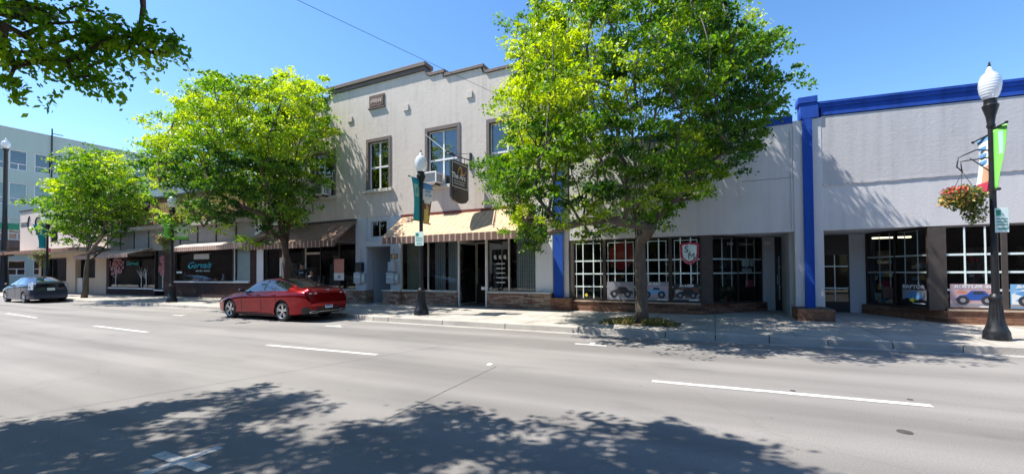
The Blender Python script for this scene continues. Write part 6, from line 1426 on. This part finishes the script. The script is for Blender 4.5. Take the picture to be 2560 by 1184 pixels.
def red_extra(t, W_):
    L = 4.905 + .045
    for sgn in (-1, 1):      # tail lamps wrapping the corner
        q = MB(); pts = [(-.02, .93), (-.02, .995), (.03, .99), (.30, 1.0), (.36, .955), (.22, .93)]
        a = [(L - .12, .845), (L - .05, .79), (L + .012, .70), (L + .016, .45)]
        for (x0_, y0_), (x1_, y1_) in zip(a, a[1:]):
            q.hexa([(x0_, sgn*y0_, .90), (x1_, sgn*y1_, .90), (x1_ - .05, sgn*(y1_ - .06), .90), (x0_ - .05, sgn*(y0_ - .06), .90), (x0_ - .01, sgn*y0_, .985), (x1_ - .01, sgn*y1_, .985), (x1_ - .06, sgn*(y1_ - .06), .985), (x0_ - .06, sgn*(y0_ - .06), .985)])
        lo = q.build('tail_lamp', 'tail', t); r_ = MB()
        for (x0_, y0_) in ((L + .004, .70), (L + .02, .52)): r_.box(x0_ - .02, x0_ + .006, min(sgn*(y0_ - .04), sgn*(y0_ + .04)), max(sgn*(y0_ - .04), sgn*(y0_ + .04)), .925, .955)
        r_.build('reversing_light', 'clearlens', lo)
        e = MB(); e.tube([(L + .015, sgn*.74, .33), (L + .03, sgn*.66, .36), (L + .035, sgn*.48, .36), (L + .03, sgn*.40, .33), (L + .03, sgn*.48, .30), (L + .02, sgn*.70, .30), (L + .015, sgn*.74, .33)], .014, 6); e.build('exhaust_trim', 'alloy', t, smooth=True)
    q = MB(); q.box(L - .01, L + .016, -.45, .45, .945, .965); q.build('light_bar', 'tail', t)
    q = MB(); q.box(L - .01, L + .03, -.40, .40, .325, .34); q.build('bumper_strip', 'alloy', t)
    q = MB(); q.box(L - .06, L + .026, -.46, .46, .41, .60); q.build('plate_recess', 'blackplastic', t, bevel=.02)
    q = MB(); q.box(L + .027, L + .036, -.155, .155, .43, .58); p = q.build('licence_plate', 'plate', t, bevel=.004); q = MB()
    for k in range(6): q.box(L + .0365, L + .039, -.12 + .042*k, -.095 + .042*k, .475, .54)
    q.build('plate_marks', 'navy', p)
    q = MB(); text(q, 'KIA', .085, Matrix.Translation((L - .015, 0, 1.035)) @ Matrix.Rotation(R(90), 4, 'Z') @ Matrix.Rotation(R(80), 4, 'X'), depth=.012, bold=.003); q.build('emblem', 'alloy', t)
    for sgn in (-1, 1):
        q = MB(); q.box(1.15, 3.3, min(sgn*.905, sgn*.918), max(sgn*.905, sgn*.918), .23, .25); q.build('sill_trim', 'blackplastic', t)
    q = MB(); q.box(1.1, 3.6, -.82, .82, .14, .2); q.build('underbody', 'blackplastic', t)
RED = dict(L=4.905, W=1.86, wr=.335, axles=(.95, 3.80), rake=lambda x, z: (0 if x < 4.5 else (.10*min(1, (x - 4.5)/.4))*(1 - abs(z - .62)/.5)),
    top=[(0, .56), (.04, .64), (.12, .70), (.5, .82), (1.0, .915), (1.45, .985), (1.75, 1.12), (2.1, 1.30), (2.4, 1.40), (2.75, 1.44), (3.05, 1.445), (3.4, 1.41), (3.8, 1.325), (4.2, 1.215), (4.5, 1.135), (4.78, 1.095), (4.87, 1.05), (4.905, .98)],
    belt=[(0, .50), (.12, .64), (.5, .74), (1.0, .83), (1.5, .895), (2.2, .93), (3.0, .955), (3.8, .98), (4.3, 1.0), (4.78, .985), (4.905, .90)],
    wid=[(0, .60), (.05, .70), (.15, .79), (.4, .875), (.95, .925), (2.0, .915), (3.0, .92), (3.75, .93), (4.2, .915), (4.6, .875), (4.8, .82), (4.87, .78), (4.905, .74)],
    roofw=[(0, .48), (.12, .62), (.5, .74), (1.0, .79), (1.45, .80), (1.8, .73), (2.2, .63), (2.7, .58), (3.2, .575), (3.7, .58), (4.2, .63), (4.5, .70), (4.8, .70), (4.905, .62)],
    bot=[(0, .30), (.3, .20), (.9, .17), (3.8, .17), (4.4, .2), (4.905, .26)], side=(1.62, 4.0), bp=2.78, wind=(1.50, 2.25), rear=(3.35, 4.42), mirror=(1.78, 1.02), seams=(1.6, 2.72, 3.52), handles=(2.55, 3.38), hz=.86, pname='redpaint', diff=.40, extra=red_extra)
def blue_extra(t, W_):
    L = 4.46
    for sgn in (-1, 1):
        q = MB(); q.hexa([(L - .28, sgn*.83, .74), (L - .02, sgn*.70, .74), (L - .1, sgn*.62, .74), (L - .32, sgn*.74, .74), (L - .36, sgn*.80, 1.10), (L - .12, sgn*.66, 1.12), (L - .2, sgn*.58, 1.12), (L - .42, sgn*.70, 1.10)]); q.build('tail_lamp', 'clearlens', t, bevel=.02, recalc=True)
    q = MB(); q.box(L - .10, L - .035, -.58, .58, .82, 1.08); q.build('lower_rear_window', 'carglass', t, bevel=.02)
    q = MB(); q.box(L - .01, L + .03, -.155, .155, .70, .85); q.build('licence_plate', 'palegreen', t, bevel=.005)
    q = MB(); q.box(L - .12, L + .01, -.62, .62, 1.10, 1.135); q.build('spoiler', 'bluegrey', t, bevel=.01)
BLUE = dict(L=4.46, W=1.745, wr=.31, axles=(.88, 3.58), rake=lambda x, z: (0 if x < 4.1 else -.14*min(1, (x - 4.1)/.3)*max(0, (z - .62)/.5)),
    top=[(0, .58), (.04, .68), (.15, .78), (.6, .93), (1.0, 1.02), (1.5, 1.22), (2.0, 1.41), (2.4, 1.485), (2.7, 1.49), (3.1, 1.45), (3.6, 1.345), (4.0, 1.235), (4.3, 1.14), (4.40, 1.10), (4.46, 1.0)],
    belt=[(0, .50), (.15, .70), (.6, .84), (1.0, .90), (1.6, .95), (2.6, 1.0), (3.4, 1.05), (4.1, 1.08), (4.46, .95)],
    wid=[(0, .55), (.05, .66), (.15, .74), (.4, .82), (.9, .865), (2.0, .865), (3.5, .865), (4.0, .83), (4.3, .77), (4.46, .68)],
    roofw=[(0, .45), (.15, .60), (.6, .70), (1.0, .74), (1.5, .67), (2.0, .58), (2.6, .53), (3.2, .54), (3.8, .56), (4.2, .60), (4.46, .58)],
    bot=[(0, .28), (.3, .2), (.9, .17), (3.6, .17), (4.2, .2), (4.46, .26)], side=(1.25, 3.75), bp=2.45, wind=(1.05, 2.1), rear=(3.05, 4.28), mirror=(1.5, 1.05), seams=(1.35, 2.4, 3.25), handles=(2.25, 3.1), hz=.9, pname='bluegrey', diff=None, extra=blue_extra)
SC = .935
rx = at(703, 795, 8.68)[0]; car(RED, 'parked_car', 'metallic red fastback sedan parked at the kerb in front of the brown awning', (rx - 3.80*SC, 8.66 + .93*SC, .004), M['redpaint'], SC)

# grey car: wheels under pixels 28 and 72
xa_, xb_ = at(28, 745, 8.9)[0], at(72, 748, 8.9)[0]
bx_ = at(131, 700, 9.75)[0]
car(BLUE, 'parked_car', 'blue grey hatchback parked at the kerb at the far left', (bx_ - 4.46*.95, 8.85 + .85, .004), M['bluegrey'], .95)


def person(x, y, z, h, label, skin, shirt, cap=True, rz=0, lean=0, sit=False, mark=True):
    t = thing('person', label, 'person', (0, 0, 0)); k = h/1.75
    J = dict(pel=(0, 0, .95), sp=(0, 0, 1.15), ch=(0, 0, 1.32), nk=(0, 0, 1.48), hd=(0, -.01, 1.58), ht=(0, -.0, 1.70))
    V = [(0, 0, .93), (0, -.01, 1.10), (0, 0, 1.28), (0, .01, 1.42), (0, .0, 1.52)]; E_ = [(0, 1), (1, 2), (2, 3), (3, 4)]; Rr = [(.17, .12), (.155, .11), (.18, .12), (.14, .09), (.055, .055)]
    def ch(start, pts):
        p = start
        for (c, r_) in pts: V.append(c); Rr.append((r_, r_)); E_.append((p, len(V) - 1)); p = len(V) - 1
        return p
    for s in (-1, 1):
        ch(0, [((s*.10, 0, .86), .095), ((s*.11, -.01, .70), .085), ((s*.11, -.02, .50), .06), ((s*.115, 0, .30), .055), ((s*.12, .01, .10), .042), ((s*.13, -.10, .04), .04), ((s*.135, -.17, .03), .03)])
        a = ch(3, [((s*.19, .01, 1.42), .06), ((s*.235, .02, 1.26), .05), ((s*.25, .02, 1.12), .042), ((s*.25, -.05, .99), .036), ((s*.245, -.10, .90), .028), ((s*.24, -.13, .84), .034)])
        for f, dx in enumerate((-.025, -.009, .008, .023)): ch(a, [((s*.24 + dx, -.15, .80), .010), ((s*.24 + dx, -.15 - .0, .765 + .005*f), .009), ((s*.24 + dx, -.135, .74 + .008*abs(f - 1)), .007)])
        ch(a, [((s*.24 - s*.03, -.155, .83), .011), ((s*.24 - s*.045, -.165, .80), .009)])
    me = bpy.data.meshes.new('body'); me.from_pydata([(a*k, b*k, c*k) for a, b, c in V], E_, []); ob = bpy.data.objects.new('body', me); scene.collection.objects.link(ob)
    sk = ob.modifiers.new('skin', 'SKIN'); 
    for v, r_ in zip(me.skin_vertices[0].data, Rr): v.radius = (r_[0]*k, r_[1]*k)
    me.skin_vertices[0].data[0].use_root = True
    su = ob.modifiers.new('smooth', 'SUBSURF'); su.levels = su.render_levels = 1
    bpy.context.view_layer.update(); m2 = bpy.data.meshes.new_from_object(ob.evaluated_get(bpy.context.evaluated_depsgraph_get())); bpy.data.objects.remove(ob)
    for m_ in (skin, shirt, 'darkprint'): m2.materials.append(M[m_])
    mi = []
    for p in m2.polygons:
        c = p.center/k; mi.append(2 if c.z < .98 and abs(c.x) < .2 else (1 if (c.z < 1.47 and c.z > 1.13) or (abs(c.x) < .2 and c.z < 1.47) else 0))
    m2.polygons.foreach_set('material_index', mi); m2.polygons.foreach_set('use_smooth', [True]*len(mi))
    ob = bpy.data.objects.new('body', m2); scene.collection.objects.link(ob); ob.parent = t
    q = MB(); q.sphere((0, -.01*k, 1.625*k), (.077*k, .097*k, .118*k), 16, 12); q.sphere((0, -.105*k, 1.615*k), (.014*k, .02*k, .02*k), 8, 6)
    for s in (-1, 1): q.sphere((s*.078*k, 0, 1.62*k), (.012*k, .022*k, .032*k), 8, 6)
    q.build('head', skin, t, smooth=True)
    q = MB(); 
    for s in (-1, 1): q.sphere((s*.032*k, -.095*k, 1.635*k), (.024*k, .012*k, .016*k), 8, 6)
    q.box(-.03*k, .03*k, -.104*k, -.096*k, 1.636*k, 1.642*k); q.build('eyes', 'black', t, smooth=True)
    q = MB(); q.sphere((0, -.088*k, 1.565*k), (.034*k, .018*k, .012*k), 8, 6); q.build('mouth', 'darkprint' , t, smooth=True)
    if cap:
        q = MB(); q.sphere((0, 0, 1.675*k), (.09*k, .11*k, .085*k), 16, 10); q.build('cap', 'black', t, smooth=True); q = MB(); q.prism([(-.07*k, -.07*k), (.07*k, -.07*k), (.055*k, -.155*k), (0, -.175*k), (-.055*k, -.155*k)][::-1], 'z', 1.665*k, 1.675*k); q.build('cap_peak', 'black', t)
    else: q = MB(); q.sphere((0, .018*k, 1.665*k), (.09*k, .10*k, .095*k), 14, 9); q.build('hair', 'black', t, smooth=True)
    if mark: q = MB(); q.box(-.09*k, .09*k, -.140*k, -.133*k, 1.30*k, 1.325*k); q.build('shirt_print', 'bannerwhite', t)
    t.location = (x, y, z); t.rotation_euler = (0, 0, rz)
M['skin'] = pm('skin', (.42, .24, .17), .05, 10, .55)
M['shirtnavy'] = pm('navy_shirt', (.022, .022, .035), .1, 10, .85)
X = at(758, 660, 13.1)[0]; person(X, 13.05, walk_z(13.05), 1.78, 'person in a black cap and dark printed T-shirt standing behind the red car', 'skin', 'shirtnavy', True, R(35))
X = at(779, 680, 12.7)[0]; person(X, 12.7, walk_z(12.7), 1.42, 'shorter person with dark hair and black top standing behind the red car', 'skin', 'black', False, R(35), mark=False)
